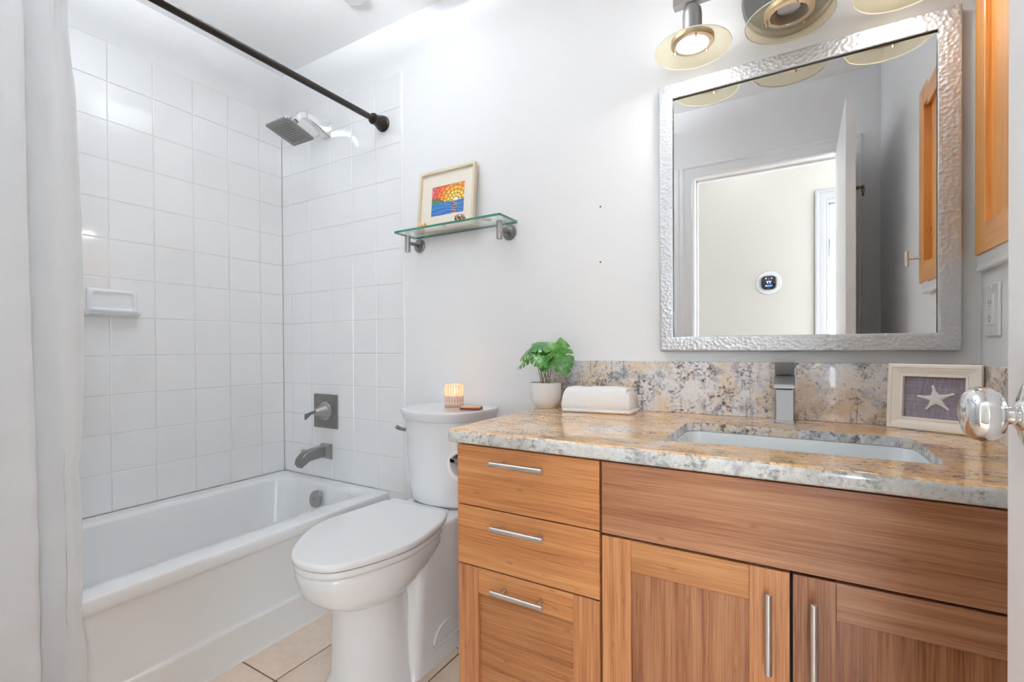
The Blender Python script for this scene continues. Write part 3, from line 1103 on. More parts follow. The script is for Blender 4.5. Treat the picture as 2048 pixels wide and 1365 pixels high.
def shaker(name, parent, x0, x1, z0, z1, sw_l, sw_r, rail, panel_mat, rail_mat, stile_mat, y=YV, th=0.019):
    d = part(name, boxm((x0 + sw_l - 0.004, y + 0.0075, z0 + rail - 0.004), (x1 - sw_r + 0.004, y + 0.014, z1 - rail + 0.004)), panel_mat, parent)
    for xa, xb in ((x0, x0 + sw_l), (x1 - sw_r, x1)):
        part('stile', boxm((xa, y, z0), (xb, y + th, z1), 0.0008, 1), stile_mat, d)
    for za, zb in ((z1 - rail, z1), (z0, z0 + rail)):
        part('rail', boxm((x0 + sw_l + 0.0003, y + 0.0003, za), (x1 - sw_r - 0.0003, y + th, zb), 0.0006, 1), rail_mat, d)
    return d


def vanity():
    t = thing('vanity_cabinet', (-0.17, 1.24, 0), 'bamboo vanity cabinet with drawers and two doors under the granite top', 'cabinet')
    x0, x1 = -0.7265, XR - 0.004
    b = bmesh.new()
    y0 = YV + 0.021
    box(b, (x0, y0, 0.10), (x0 + 0.018, WB - 0.002, CB_ - 0.0005))
    box(b, (x1 - 0.018, y0, 0.10), (x1, WB - 0.002, CB_ - 0.0005))
    box(b, (-0.358, y0, 0.10), (-0.340, WB - 0.002, 0.64))
    box(b, (x0, y0, 0.10), (x1, WB - 0.002, 0.118))
    box(b, (x0, WB - 0.012, 0.10), (x1, WB - 0.002, CB_ - 0.0005))
    box(b, (x0 + 0.01, y0 + 0.05, 0.0), (x1, y0 + 0.068, 0.10))
    box(b, (x0, y0, 0.755), (x1, y0 + 0.018, CB_ - 0.0005))
    box(b, (x0, y0, 0.60), (x1, y0 + 0.018, 0.64))
    box(b, (x0, y0, 0.45), (-0.345, y0 + 0.018, 0.49))
    part('carcass', b, M['bam_zd'], t)
    b = bmesh.new()
    box(b, (x0 + 0.0015, y0 - 0.0010, 0.104), (x1 - 0.0015, y0 + 0.0006, CB_ - 0.001))
    part('gap_shade', b, M['black'], t, label='black sheet painting the shade in the drawer gaps')  # black sheet stands in for the shade between the fronts
    dx0, dx1 = -0.7265, -0.3525
    hy = YV - 0.028
    for (z0, z1, hz) in ((0.6255, 0.7735, 0.7415), (0.477, 0.6225, 0.589)):
        d = part('drawer', boxm((dx0, YV, z0), (dx1, YV + 0.019, z1), 0.0012, 2), M['bam_x'], t)
        bar_handle(d, (-0.6125, hy, hz), (-0.4745, hy, hz), [(-0.588, hy, hz), (-0.492, hy, hz)], YV)
    d = shaker('drawer', t, dx0, dx1, 0.105, 0.4735, 0.061, 0.061, 0.061, M['bam_x3'], M['bam_x'], M['bam_z'])
    bar_handle(d, (-0.6135, hy, 0.4385), (-0.4755, hy, 0.4385), [(-0.588, hy, 0.4385), (-0.492, hy, 0.4385)], YV)
    fx0, fx1 = -0.3475, x1
    part('false_front', boxm((fx0, YV, 0.6225), (fx1, YV + 0.019, 0.7735), 0.0012, 2), M['bam_x2'], t)
    d = shaker('door', t, fx0, -0.0052, 0.105, 0.6175, 0.0615, 0.0635, 0.0635, M['bam_zd'], M['bam_x3'], M['bam_z'])
    bar_handle(d, (-0.0368, hy, 0.4445), (-0.0368, hy, 0.585), [(-0.0368, hy, 0.468), (-0.0368, hy, 0.562)], YV)
    d = shaker('door', t, -0.0005, fx1, 0.105, 0.6175, 0.0625, 0.0615, 0.0635, M['bam_zd'], M['bam_x2'], M['bam_zd'])
    bar_handle(d, (0.0299, hy, 0.4445), (0.0299, hy, 0.585), [(0.0299, hy, 0.468), (0.0299, hy, 0.562)], YV)


vanity()

SX0, SX1, SY0, SY1 = -0.243, 0.226, 1.058, 1.336     # sink cut-out


def sink_outline(ins=0.0, n=7):
    """clipped corners at the back, rounded at the front"""
    x0, x1, y0, y1 = SX0 + ins, SX1 - ins, SY0 + ins, SY1 - ins
    k = 0.03
    pts = [(x0 + 0.02, y0), (x1 - 0.02, y0), (x1 - 0.006, y0 + 0.006), (x1, y0 + 0.02), (x1, y1 - k * 1.3), (x1 - 0.008, y1 - k * 0.55), (x1 - k * 0.75, y1 - 0.006), (x1 - k * 1.4, y1), (x0 + k * 1.0, y1), (x0 + k * 0.5, y1 - 0.005), (x0 + 0.005, y1 - k * 0.5), (x0, y1 - k), (x0, y0 + 0.02), (x0 + 0.006, y0 + 0.006)]
    return pts


def counter():
    x0, x1, y0, y1 = -0.748, XR - 0.0005, 0.934, WB - 0.0005
    zt, zb = CT, CB_
    hole = sink_outline()
    b = bmesh.new()
    # outer outline: rounded front-left corner
    r = 0.018
    arc = [(x0 + r - r * cos(a), y0 + r - r * sin(a)) for a in [pi / 2 * k / 6 for k in range(7)]]
    out = arc + [(x1, y0), (x1, y1), (x0, y1)]

    def face(z, flip):
        vo = [b.verts.new((x, y, z)) for x, y in out_in]
        vi = [b.verts.new((x, y, z)) for x, y in hole]
        eo = [b.edges.new((vo[i], vo[(i + 1) % len(vo)])) for i in range(len(vo))]
        ei = [b.edges.new((vi[i], vi[(i + 1) % len(vi)])) for i in range(len(vi))]
        rr = bmesh.ops.triangle_fill(b, use_beauty=True, use_dissolve=True, edges=eo + ei)
        return vo, vi
    # edge roll: rounded top, slight step
    ins = 0.009
    cxm, cym = None, None

    def offs(pts, d):
        res = []
        for x, y in pts:
            nx = x + d if x < x0 + r + 0.001 else x
            ny = y + d if y < y0 + r + 0.001 else y
            if x < x0 + r + 0.001 and y < y0 + r + 0.001:
                c_ = V(x0 + r, y0 + r, 0)
                v = V(x, y, 0) - c_
                v = v * ((r - d) / r) if r > d else v * 0.2
                nx, ny = c_.x + v.x, c_.y + v.y
            elif x >= x0 + r + 0.001:
                nx = x
            res.append((nx, ny))
        return res
    out_in = offs(out, ins)
    vo, vi = face(zt, False)
    prof = [(ins, zt), (0.0055, zt - 0.0010), (0.0025, zt - 0.0035), (0.0006, zt - 0.0075), (0.0, zt - 0.012), (0.0, zb + 0.006), (0.002, zb + 0.002), (0.006, zb)]
    prev = vo
    for k, (o, z) in enumerate(prof[1:]):
        cur = [b.verts.new((x, y, z)) for x, y in offs(out, o)]
        for i in range(len(cur)):
            j = (i + 1) % len(cur)
            f = b.faces.new((prev[i], prev[j], cur[j], cur[i]))
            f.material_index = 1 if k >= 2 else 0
        prev = cur
    # sink edge
    hr = [[b.verts.new((x, y, zt - 0.004)) for x, y in sink_outline(-0.0)], [b.verts.new((x, y, zt - 0.0215)) for x, y in hole]]
    pv = vi
    for cur in hr:
        for i in range(len(cur)):
            j = (i + 1) % len(cur)
            f = b.faces.new((pv[i], pv[j], cur[j], cur[i]))
            f.material_index = 2
        pv = cur
    # underside
    eo = [b.edges.get((prev[i], prev[(i + 1) % len(prev)])) for i in range(len(prev))]
    ei = [b.edges.get((pv[i], pv[(i + 1) % len(pv)])) for i in range(len(pv))]
    bmesh.ops.triangle_fill(b, use_beauty=True, use_dissolve=True, edges=eo + ei)
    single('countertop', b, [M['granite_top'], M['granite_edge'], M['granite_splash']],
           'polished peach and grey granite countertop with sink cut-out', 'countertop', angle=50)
    b = boxm((-0.789 + 0.041, WB - 0.026, CT + 0.0004), (XR - 0.0215, WB - 0.0005, 0.9685), 0.001, 2)
    single('backsplash', b, M['granite_splash'], 'long granite backsplash on the wall behind the faucet', 'backsplash')
    b = boxm((XR - 0.021, 0.955, CT + 0.0004), (XR - 0.0005, WB - 0.0006, 0.9685), 0.001, 2)
    single('side_splash', b, M['granite_splash'], 'short granite side splash on the right wall by the starfish frame', 'backsplash')
    # basin
    b = bmesh.new()

    def ring(ins, z):
        return [V(x, y, z) for x, y in sink_outline(ins)]
    zr = CT - 0.0220
    skin(b, [ring(-0.003, zr), ring(0.0005, zr - 0.001), ring(0.003, zr - 0.012), ring(0.010, zr - 0.06), ring(0.022, CB_ - 0.11), ring(0.045, CB_ - 0.132), ring(0.09, CB_ - 0.138)], cap=False)
    b.verts.ensure_lookup_table()
    b.faces.new(b.verts[-14:])
    t = thing('sink', (0, 1.2, CB_ - 0.14), 'white undermount sink basin in the granite countertop', 'sink')
    part('basin', b, M['basin'], t, 50)
    b = bmesh.new()
    lathe(b, [(0.0, 0.004), (0.02, 0.004), (0.024, 0.0)], (-0.01, 1.2, CB_ - 0.1378), n=24)
    part('drain', b, M['chrome'], t)


counter()


def faucet():
    cx, cy = -0.0185, 1.46
    t = thing('faucet', (cx, cy, CT), 'square brushed nickel single lever faucet behind the sink', 'faucet')
    b = bmesh.new()

    def R(z, hw, hd, y, r=0.004):
        return [V(x, yy, z) for x, yy in rrect(cx, y, hw, hd, r, 3)]
    z0 = CT + 0.0004
    skin(b, [R(z0, 0.0245, 0.0245, cy), R(z0 + 0.004, 0.0245, 0.0245, cy), R(z0 + 0.006, 0.0225, 0.0225, cy), R(0.86, 0.0225, 0.0225, cy), R(0.90, 0.0228, 0.0225, cy), R(0.928, 0.023, 0.023, cy)])
    part('body', b, M['faucet'], t, 35)
    # short sloping spout
    b = bmesh.new()
    rings = []
    for y, zt_, zb_, hw in ((cy + 0.022, 0.9375, 0.905, 0.0232), (cy - 0.02, 0.9365, 0.902, 0.0233), (cy - 0.06, 0.930, 0.905, 0.0235), (cy - 0.10, 0.921, 0.9085, 0.0235), (cy - 0.108, 0.9175, 0.9095, 0.0232)):
        rings.append([V(cx + px * hw, y, zb_ if pz < 0 else zt_) + V(0, 0, (0.003 if pz in (-0.8, 0.8) and False else 0)) for px, pz in ((-1, -1), (1, -1), (1, 1), (-1, 1))])
    skin(b, rings)
    bmesh.ops.bevel(b, geom=b.edges[:], offset=0.002, segments=2, affect='EDGES')
    sp = part('spout', b, M['faucet'], t, 35)
    b = bmesh.new()
    box(b, (cx - 0.018, cy - 0.103, 0.9055), (cx + 0.018, cy - 0.084, 0.9085), 0.0012)
    part('outlet', b, M['black'], sp)
    # lever: block leaning forward with a thin top lip
    b = bmesh.new()
    skin(b, [[V(cx + px * 0.0222, cy + py, z) for px, py in q] for z, q in ((0.9395, ((-1, -0.022), (1, -0.022), (1, 0.02), (-1, 0.02))), (0.973, ((-1, -0.040), (1, -0.040), (1, 0.016), (-1, 0.016))), (0.9735, ((-1, -0.080), (1, -0.080), (1, 0.016), (-1, 0.016))), (0.9795, ((-1, -0.081), (1, -0.081), (1, 0.015), (-1, 0.015))))])
    bmesh.ops.bevel(b, geom=b.edges[:], offset=0.0012, segments=2, affect='EDGES')
    part('lever', b, M['faucet'], t, 35)


faucet()

# ------------------------------------------------------------------ plant
def leaf_mat():
    t = NT('leaf_green')
    v = t.coord()
    n1 = t.noise(v, 60, 3, 0.6)
    n2 = t.noise(t.coord((1, 1, 1), loc=(3, 3, 3)), 22, 2)
    c = t.ramp(n1, [(0.3, lin(34, 84, 20)), (0.5, lin(58, 118, 30)), (0.70, lin(110, 156, 58))])
    c = t.mix(t.ramp(n2, [(0.5, 0.0), (0.75, 0.4)]), c, lin(74, 142, 110))
    t.set(Base_Color=c, Roughness=0.3)
    return t.m


M['leaf'] = leaf_mat()
M['stem'] = plain('leaf_stem', lin(150, 126, 84), 0.5)


def monstera(base, tip, nrm, width, bend=0.35, seed=0):
    """heart-shaped leaf with side slits; base, tip are points, nrm the upper side"""
    rnd = random.Random(seed)
    base, tip, nrm = Vector(base), Vector(tip), Vector(nrm).normalized()
    L = (tip - base).length
    m = (tip - base) / L
    nrm = (nrm - m * nrm.dot(m)).normalized()
    s = m.cross(nrm)
    b = bmesh.new()
    NS, NT_ = 44, 7
    grid = {}
    for side in (-1, 1):
        slots = [0.20 + 0.19 * k + rnd.uniform(-0.02, 0.02) for k in range(4)]
        for i in range(NS + 1):
            u = i / NS
            # half width profile, lobes reach back past the stalk
            hw = width * 0.5 * (math.sin(pi * min(1, (u * 0.92 + 0.10))) ** 0.62) * (1 - 0.15 * u)
            if i == NS:
                hw = 0
            for j in range(NT_ + 1):
                v = j / NT_
                along = u * L - 0.16 * L * v * (1 - u) ** 2 + 0.10 * L * v * u * (1 - u)
                lat = hw * v
                h = -bend * (lat ** 2) / width - bend * 0.5 * (along ** 2) / L + 0.10 * lat * (1 - v)
                grid[(side, i, j)] = b.verts.new(base + m * along + s * (side * lat) + nrm * h)
        for i in range(NS):
            u = (i + 0.5) / NS
            for j in range(NT_):
                v = (j + 0.5) / NT_
                cut = False
                for q in slots:
                    du = u - (q + 0.10 * v)
                    if v > 0.42 and abs(du) < 0.012 + 0.040 * (v - 0.40):
                        cut = True
                    if 0.14 < v < 0.30 and abs(du - 0.09) < 0.022 and q < 0.6:
                        cut = True
                if cut:
                    continue
                a, c_, d, e = grid[(side, i, j)], grid[(side, i + 1, j)], grid[(side, i + 1, j + 1)], grid[(side, i, j + 1)]
                b.faces.new((a, c_, d, e) if side > 0 else (e, d, c_, a))
    bmesh.ops.remove_doubles(b, verts=b.verts, dist=0.00005)
    loose = [v for v in b.verts if not v.link_faces]
    bmesh.ops.delete(b, geom=loose, context='VERTS')
    return b


def plant():
    c = V(-0.718, 1.432, CT + 0.0004)
    t = thing('potted_plant', c, 'small leafy split-leaf plant in a white pot on the counter', 'plant')
    b = bmesh.new()
    lathe(b, [(0.0, 0.0), (0.034, 0.0), (0.0355, 0.002), (0.0355, 0.0045), (0.041, 0.0095), (0.048, 0.020), (0.0515, 0.032), (0.0530, 0.05), (0.0535, 0.084), (0.0525, 0.085), (0.0505, 0.084), (0.050, 0.074), (0.0, 0.074)], c, n=56)
    part('pot', b, M['pot'], t, 40)
    b = bmesh.new()
    lathe(b, [(0.0, 0.079), (0.02, 0.079), (0.049, 0.0745)], c, n=30)
    part('soil', b, M['soil'], t)
    # (base xyz), (tip xyz), normal, width: offsets from pot centre
    L = [((0.046, -0.018, 0.216), (0.102, -0.056, 0.126), (0.42, -0.88, 0.35), 0.098),
         ((-0.034, -0.020, 0.203), (0.042, -0.012, 0.226), (-0.10, -0.45, 0.9), 0.074),
         ((-0.030, -0.012, 0.205), (-0.094, -0.028, 0.172), (-0.55, -0.60, 0.6), 0.088),
         ((-0.034, -0.022, 0.174), (-0.097, -0.040, 0.142), (-0.25, -0.55, 0.8), 0.056),
         ((-0.026, -0.030, 0.186), (0.036, -0.066, 0.152), (0.15, -0.75, 0.65), 0.070),
         ((0.002, -0.032, 0.168), (0.033, -0.060, 0.130), (0.05, -0.90, 0.45), 0.052),
         ((-0.014, 0.018, 0.214), (-0.064, 0.022, 0.226), (-0.3, -0.35, 0.9), 0.056),
         ((0.020, 0.020, 0.206), (0.076, 0.020, 0.203), (0.25, -0.45, 0.85), 0.060),
         ((-0.006, 0.004, 0.200), (0.030, -0.018, 0.160), (0.1, -0.85, 0.5), 0.076),
         ((-0.040, 0.012, 0.204), (-0.084, 0.010, 0.190), (-0.5, -0.45, 0.7), 0.060),
         ((0.030, 0.002, 0.200), (0.058, -0.016, 0.150), (0.2, -0.85, 0.45), 0.062)]
    for k, (p, q, nn, wd) in enumerate(L):
        lf = part('leaf', monstera(c + V(*p), c + V(*q), nn, wd, 0.55, k), M['leaf'], t, 180)
        b = bmesh.new()
        root = c + V(0.014 * cos(k * 2.4), 0.012 * sin(k * 2.4), 0.077)
        tp = c + V(*p)
        mid = root.lerp(tp, 0.55) + V(0, 0, 0.008)
        tube(b, crom([root, mid, tp], 6, False), [0.0013] * 13, 8)
        part('stem', b, M['stem'], lf)


plant()


def towel():
    t = thing('hand_towel', (-0.52, 1.42, CT), 'folded white hand towel lying on the counter beside the plant', 'towel')
    rnd = random.Random(3)

    def slab(xa, xb, prof, wob, seed, sl, sr):
        b = bmesh.new()
        rings = []
        N = 46
        r2 = random.Random(seed)
        ph = [r2.uniform(0, 6) for _ in range(6)]
        for k in range(N + 1):
            s = k / N
            e = min(s, 1 - s)
            shr = 1 - 0.05 * math.exp(-(e / 0.03) ** 1.0)
            ring = []
            for i, (y, z) in enumerate(prof):
                zz = CT + 0.0006 + z * shr + (wob * sin(7 * s + ph[0] + i * 0.3) + wob * 0.5 * sin(19 * s + ph[1] + i)) * (1 if z > 0.012 else 0)
                x = xa + (xb - xa) * s + (sl * z / 0.07 if s < 0.5 else -sr * z / 0.07) * (1 - 2 * e) ** 4
                ring.append(V(x + r2.uniform(-1, 1) * 0.0004, y + wob * sin(9 * s + ph[2] + i * 0.5) + 0.03 * (s - 0.5), zz))
            rings.append(ring)
        skin(b, rings)
        bmesh.ops.subdivide_edges(b, edges=b.edges[:], cuts=1, use_grid_fill=True)
        for v in b.verts:
            v.co += V(r2.uniform(-1, 1), r2.uniform(-1, 1), r2.uniform(-1, 1)) * 0.00035
            v.co.z = max(v.co.z, CT + 0.0005)
        return b
    y0 = 1.372
    prof = [(y0 + 0.005, 0.010), (y0 - 0.001, 0.020), (y0 - 0.001, 0.036), (y0 + 0.003, 0.054), (y0 + 0.008, 0.068), (y0 + 0.017, 0.0755), (y0 + 0.032, 0.078), (y0 + 0.075, 0.077), (y0 + 0.096, 0.070), (y0 + 0.104, 0.045), (y0 + 0.102, 0.010)]
    part('upper_fold', slab(-0.627, -0.4285, prof, 0.0013, 1, 0.010, 0.002), M['towel'], t, 180)
    # the inner layers show a little further out at the right, set lower
    prof3 = [(y + (0.004 if y < y0 + 0.05 else -0.004), z * 0.87) for y, z in prof]
    part('inner_fold', slab(-0.60, -0.4165, prof3, 0.0012, 8, 0.0, 0.006), M['towel'], t, 180)
    prof2 = [(y0 + 0.005, 0.0), (y0 + 0.000, 0.003), (y0 - 0.001, 0.008), (y0 + 0.008, 0.0125), (y0 + 0.06, 0.0125), (y0 + 0.098, 0.011), (y0 + 0.102, 0.004), (y0 + 0.098, 0.0)]
    part('lower_fold', slab(-0.622, -0.4145, prof2, 0.0005, 5, 0, 0), M['towel'], t, 180)


towel()


def starfish_frame():
    # leans in the corner, turned a little towards the room
    bl, br = V(0.2075, 1.478, CT + 0.0006), V(0.3445, 1.414, CT + 0.0006)
    e1 = (br - bl).normalized()
    wd = 0.172
    bl = br - e1 * (wd - 0.011)
    up = (V(0, 0, 1) + V(-e1.y, e1.x, 0) * 0.10).normalized()
    n = up.cross(e1).normalized()
    n = n if n.y < 0 else -n
    ht, th = 0.158, 0.016
    P = lambda u, v, h: bl + e1 * u + up * v + n * h
    t = thing('starfish_picture', bl.lerp(br, 0.5), 'distressed cream framed starfish picture leaning by the backsplash', 'picture')
    b = bmesh.new()
    prof = [(0.0, -th), (0.0, 0.0), (0.003, 0.003), (0.009, 0.003), (0.010, 0.001), (0.013, 0.001), (0.015, 0.0), (0.024, -0.004), (0.025, -0.0025), (0.029, -0.0025), (0.030, -0.005), (0.0305, -th + 0.002)]
    rings = []
    for (cu, cv, du, dv) in ((0, 0, 1, 1), (wd, 0, -1, 1), (wd, ht, -1, -1), (0, ht, 1, -1), (0, 0, 1, 1)):
        rings.append([P(cu + du * o, cv + dv * o, h) for o, h in prof])
    skin(b, rings, cap=False, closed=True)
    bmesh.ops.remove_doubles(b, verts=b.verts, dist=1e-5)
    f = NT('distressed_cream_paint')
    nz = f.noise(f.coord((9, 9, 160)), 2.0, 4, 0.7)
    nz2 = f.noise(f.coord((160, 160, 9)), 2.0, 4, 0.7)
    mk = f.ramp(f.math('MAXIMUM', nz, nz2), [(0.68, 0.0), (0.72, 0.8)])
    f.set(Base_Color=f.mix(mk, lin(243, 239, 231), lin(160, 148, 138)), Roughness=0.5)
    part('frame', b, f.m, t, 30)
    b = bmesh.new()
    q = [P(u, v, -th + 0.0035) for u, v in ((0.0298, 0.0298), (wd - 0.0298, 0.0298), (wd - 0.0298, ht - 0.0298), (0.0298, ht - 0.0298))]
    prism(b, q, n * -0.002)
    c = NT('mauve_grey_canvas')
    w1 = c.noise(c.coord((14, 14, 700)), 1.0, 2)
    w2 = c.noise(c.coord((500, 500, 14)), 1.0, 2)
    big = c.noise(c.coord(), 28, 3)
    cc = c.ramp(c.math('ADD', c.math('MULTIPLY', c.math('ADD', w1, w2), 0.42), c.math('MULTIPLY', big, 0.16)), [(0.36, lin(112, 104, 118)), (0.52, lin(142, 134, 148)), (0.66, lin(168, 160, 172))])
    c.set(Base_Color=cc, Roughness=0.85)
    bk = part('canvas', b, c.m, t)
    # starfish in low relief: five slim arms
    b = bmesh.new()
    cu, cv = wd / 2 + 0.004, ht / 2 - 0.002
    tips = [(101, 0.034), (24, 0.036), (-46, 0.035), (-124, 0.032), (172, 0.036)]
    outl = []
    for k, (a, r) in enumerate(tips):
        a0 = radians(a)
        for da, rr in ((8.5, r * 0.62), (4.5, r * 0.93), (0, r), (-4.5, r * 0.93), (-8.5, r * 0.62)):
            outl.append((cu + rr * cos(a0 + radians(da)), cv + rr * sin(a0 + radians(da))))
        a2 = tips[(k + 1) % 5][0]
        if a2 > a:
            a2 -= 360
        am = radians((a + a2) / 2)
        outl.append((cu + 0.0122 * cos(am), cv + 0.0122 * sin(am)))
    o1 = [P(u, v, -th + 0.0036) for u, v in outl]
    o2 = [P(cu + (u - cu) * 0.9, cv + (v - cv) * 0.9, -th + 0.0055) for u, v in outl]
    o3 = [P(cu + (u - cu) * 0.4, cv + (v - cv) * 0.4, -th + 0.0065) for u, v in outl]
    skin(b, [o1, o2, o3])
    part('starfish', b, plain('white_starfish', lin(226, 226, 228), 0.7), bk, 60)


starfish_frame()

# ------------------------------------------------------------------ glass shelf and what stands on it
SH = 1.4755


def glass_shelf():
    t = thing('glass_shelf', (-1.13, 1.46, SH), 'clear glass wall shelf with green edge above the toilet', 'shelf')
    b = bmesh.new()
    x0, x1, y0, y1 = -1.3785, -0.8765, 1.402, WB - 0.008
    poly = [V(x, y, SH) for x, y in rrect((x0 + x1) / 2, (y0 + y1) / 2, (x1 - x0) / 2, (y1 - y0) / 2, 0.004, 3)]
    prism(b, poly, (0, 0, 0.0085))
    for f in b.faces:
        f.material_index = 1 if abs(f.normal.z) < 0.5 else 0
    b.normal_update()
    for f in b.faces:
        f.material_index = 0 if abs(f.normal.z) > 0.5 else 1
    part('pane', b, [M['glass'], M['glass_edge']], t, 30)
    for x in (-1.3603, -0.9161):
        b = bmesh.new()
        lathe(b, [(0.0, 0.0), (0.0105, 0.0), (0.0112, 0.0012), (0.0112, 0.066), (0.0, 0.066)], (x, 1.462, SH - 0.0665), n=24)
        br = part('bracket', b, M['nickel'], t)
        b = bmesh.new()
        cyl(b, (x, 1.465, 1.4475), (x, WB - 0.006, 1.4475), 0.0075, n=20)
        part('arm', b, M['nickel_d'], br)
        b = bmesh.new()
        lathe(b, [(0.0, 0.0), (0.029, 0.0), (0.029, 0.004), (0.026, 0.007), (0.0225, 0.007), (0.021, 0.010), (0.012, 0.012), (0.0, 0.012)], (x, WB - 0.0004, 1.4475), (0, -1, 0), 36)
        part('flange', b, M['nickel_d'], br, 30)


glass_shelf()
ST = SH + 0.0088


def sunset_picture():
    x0, x1 = -1.333, -1.0525
    y_b, y_t = 1.4975, 1.5215
    ht = 0.252
    th = 0.013
    t = thing('sunset_picture', ((x0 + x1) / 2, y_b, ST), 'framed sunset print in a pale wood frame standing on the glass shelf', 'picture')
    up = V(0, y_t - y_b, ht).normalized()
    e1 = V(1, 0, 0)
    n = V(0, -up.z, up.y)
    o = V(x0, y_b, ST + 0.0003)
    P = lambda u, v, h: o + e1 * u + up * v + n * h
    wd = x1 - x0
    b = bmesh.new()
    prof = [(0.0, -th * 0.3), (0.0, 0.012), (0.001, 0.013), (0.0105, 0.013), (0.0115, 0.012), (0.0115, 0.0)]
    rings = []
    for (cu, cv, du, dv) in ((0, 0, 1, 1), (wd, 0, -1, 1), (wd, ht, -1, -1), (0, ht, 1, -1), (0, 0, 1, 1)):
        rings.append([P(cu + du * a, cv + dv * a, h) for a, h in prof])
    skin(b, rings, cap=False)
    bmesh.ops.remove_doubles(b, verts=b.verts, dist=1e-5)
    part('frame', b, plain('pale_wood', lin(214, 200, 176), 0.5), t, 30)
    iu0, iu1, iv0, iv1 = 0.064, 0.2275, 0.064, 0.186
    b = bmesh.new()
    # mat board with a window, and a second raised line round it
    m0 = [(0.011, 0.011), (wd - 0.011, 0.011), (wd - 0.011, ht - 0.011), (0.011, ht - 0.011)]
    m1 = [(iu0, iv0), (iu1, iv0), (iu1, iv1), (iu0, iv1)]
    skin(b, [[P(u, v, 0.003) for u, v in m0], [P(u, v, 0.003) for u, v in m1], [P(u, v, 0.0012) for u, v in m1]], cap=False)
    part('mat_board', b, plain('cream_mat', lin(233, 226, 212), 0.7), t, 30)
    b = bmesh.new()
    NX, NY = 170, 126
    vs = [[b.verts.new(P(iu0 + (iu1 - iu0) * i / NX, iv0 + (iv1 - iv0) * j / NY, 0.0013)) for i in range(NX + 1)] for j in range(NY + 1)]
    cols = []
    W, Hh = 1.336, 1.0

    def colour(px, py):
        x, y = px * W, py
        hor = 0.43
        if y < hor:
            if abs(x - 0.95) < 0.10 + 0.03 * sin(y * 60) and sin(y * 120 + x * 6) > -0.2:
                return (214, 140, 52) if sin(y * 75 + x * 20) > -0.4 else (40, 30, 30)
            s = sin(y * 52 + 2.2 * sin(x * 5 + y * 9) + x * 3)
            if s > 0.86:
                return (18, 26, 60)
            if s > 0.35:
                return (86, 164, 214)
            return (38, 104, 178) if s > -0.5 else (28, 78, 150)
        hill = hor + 0.15 * max(0, 1 - ((x - 0.13) / 0.40) ** 2)
        if y < hill:
            s = sin((y - hor) * 95 - x * 16)
            if y > hill - 0.022 or s > 0.75:
                return (16, 28, 18)
            return (70, 140, 62) if s > -0.2 else (36, 92, 48)
        r = math.hypot(x - 0.99, (y - hor) * 1.05)
        a = math.atan2(y - hor, x - 0.99)
        edges = [0.0, 0.13, 0.25, 0.38, 0.52, 0.67, 0.82, 0.97, 1.12, 1.8]
        cs = [(252, 246, 190), (248, 228, 118), (250, 206, 70), (246, 176, 52), (240, 142, 38), (230, 104, 44), (222, 80, 70), (216, 104, 112), (228, 156, 172)]
        k = 0
        while r > edges[k + 1]:
            k += 1
        if min(r - edges[k], edges[k + 1] - r) < 0.011 and r > 0.05:
            return (70, 20, 18)
        nn = 5 + 1.2 * k
        fa = (a / pi * nn + 0.37 * k) % 1.0
        if k > 0 and min(fa, 1 - fa) * pi / nn * r < 0.010:
            return (96, 26, 20)
        c = cs[k]
        q = 0.9 + 0.12 * ((int(a / pi * nn + 0.37 * k) * 7 + k * 3) % 3) / 2
        return tuple(min(255, ch * q) for ch in c)
    for j in range(NY):
        for i in range(NX):
            b.faces.new((vs[j][i], vs[j][i + 1], vs[j + 1][i + 1], vs[j + 1][i]))
            cols.append(colour((i + 0.5) / NX, (j + 0.5) / NY))
    pm = NT('printed_art')
    at = pm.n('ShaderNodeAttribute', attribute_name='ink')
    pm.set(Base_Color=at.outputs['Color'], Roughness=0.6)
    pr = part('print', b, pm.m, t, None)
    ca = pr.data.color_attributes.new('ink', 'FLOAT_COLOR', 'CORNER')
    for p, cl in zip(pr.data.polygons, cols):
        cc = lin(*cl)
        for li in p.loop_indices:
            ca.data[li].color = cc
    # pencil squiggle on the mat
    b = bmesh.new()
    pts = [P(0.178 + 0.036 * k / 24, 0.050 + 0.003 * sin(k * 1.7) * (1 - k / 30) + 0.004 * k / 24, 0.0033) for k in range(25)]
    tube(b, pts, 0.0003, 6)
    part('pencil_mark', b, plain('pencil', lin(150, 146, 150), 0.8), t)


sunset_picture()


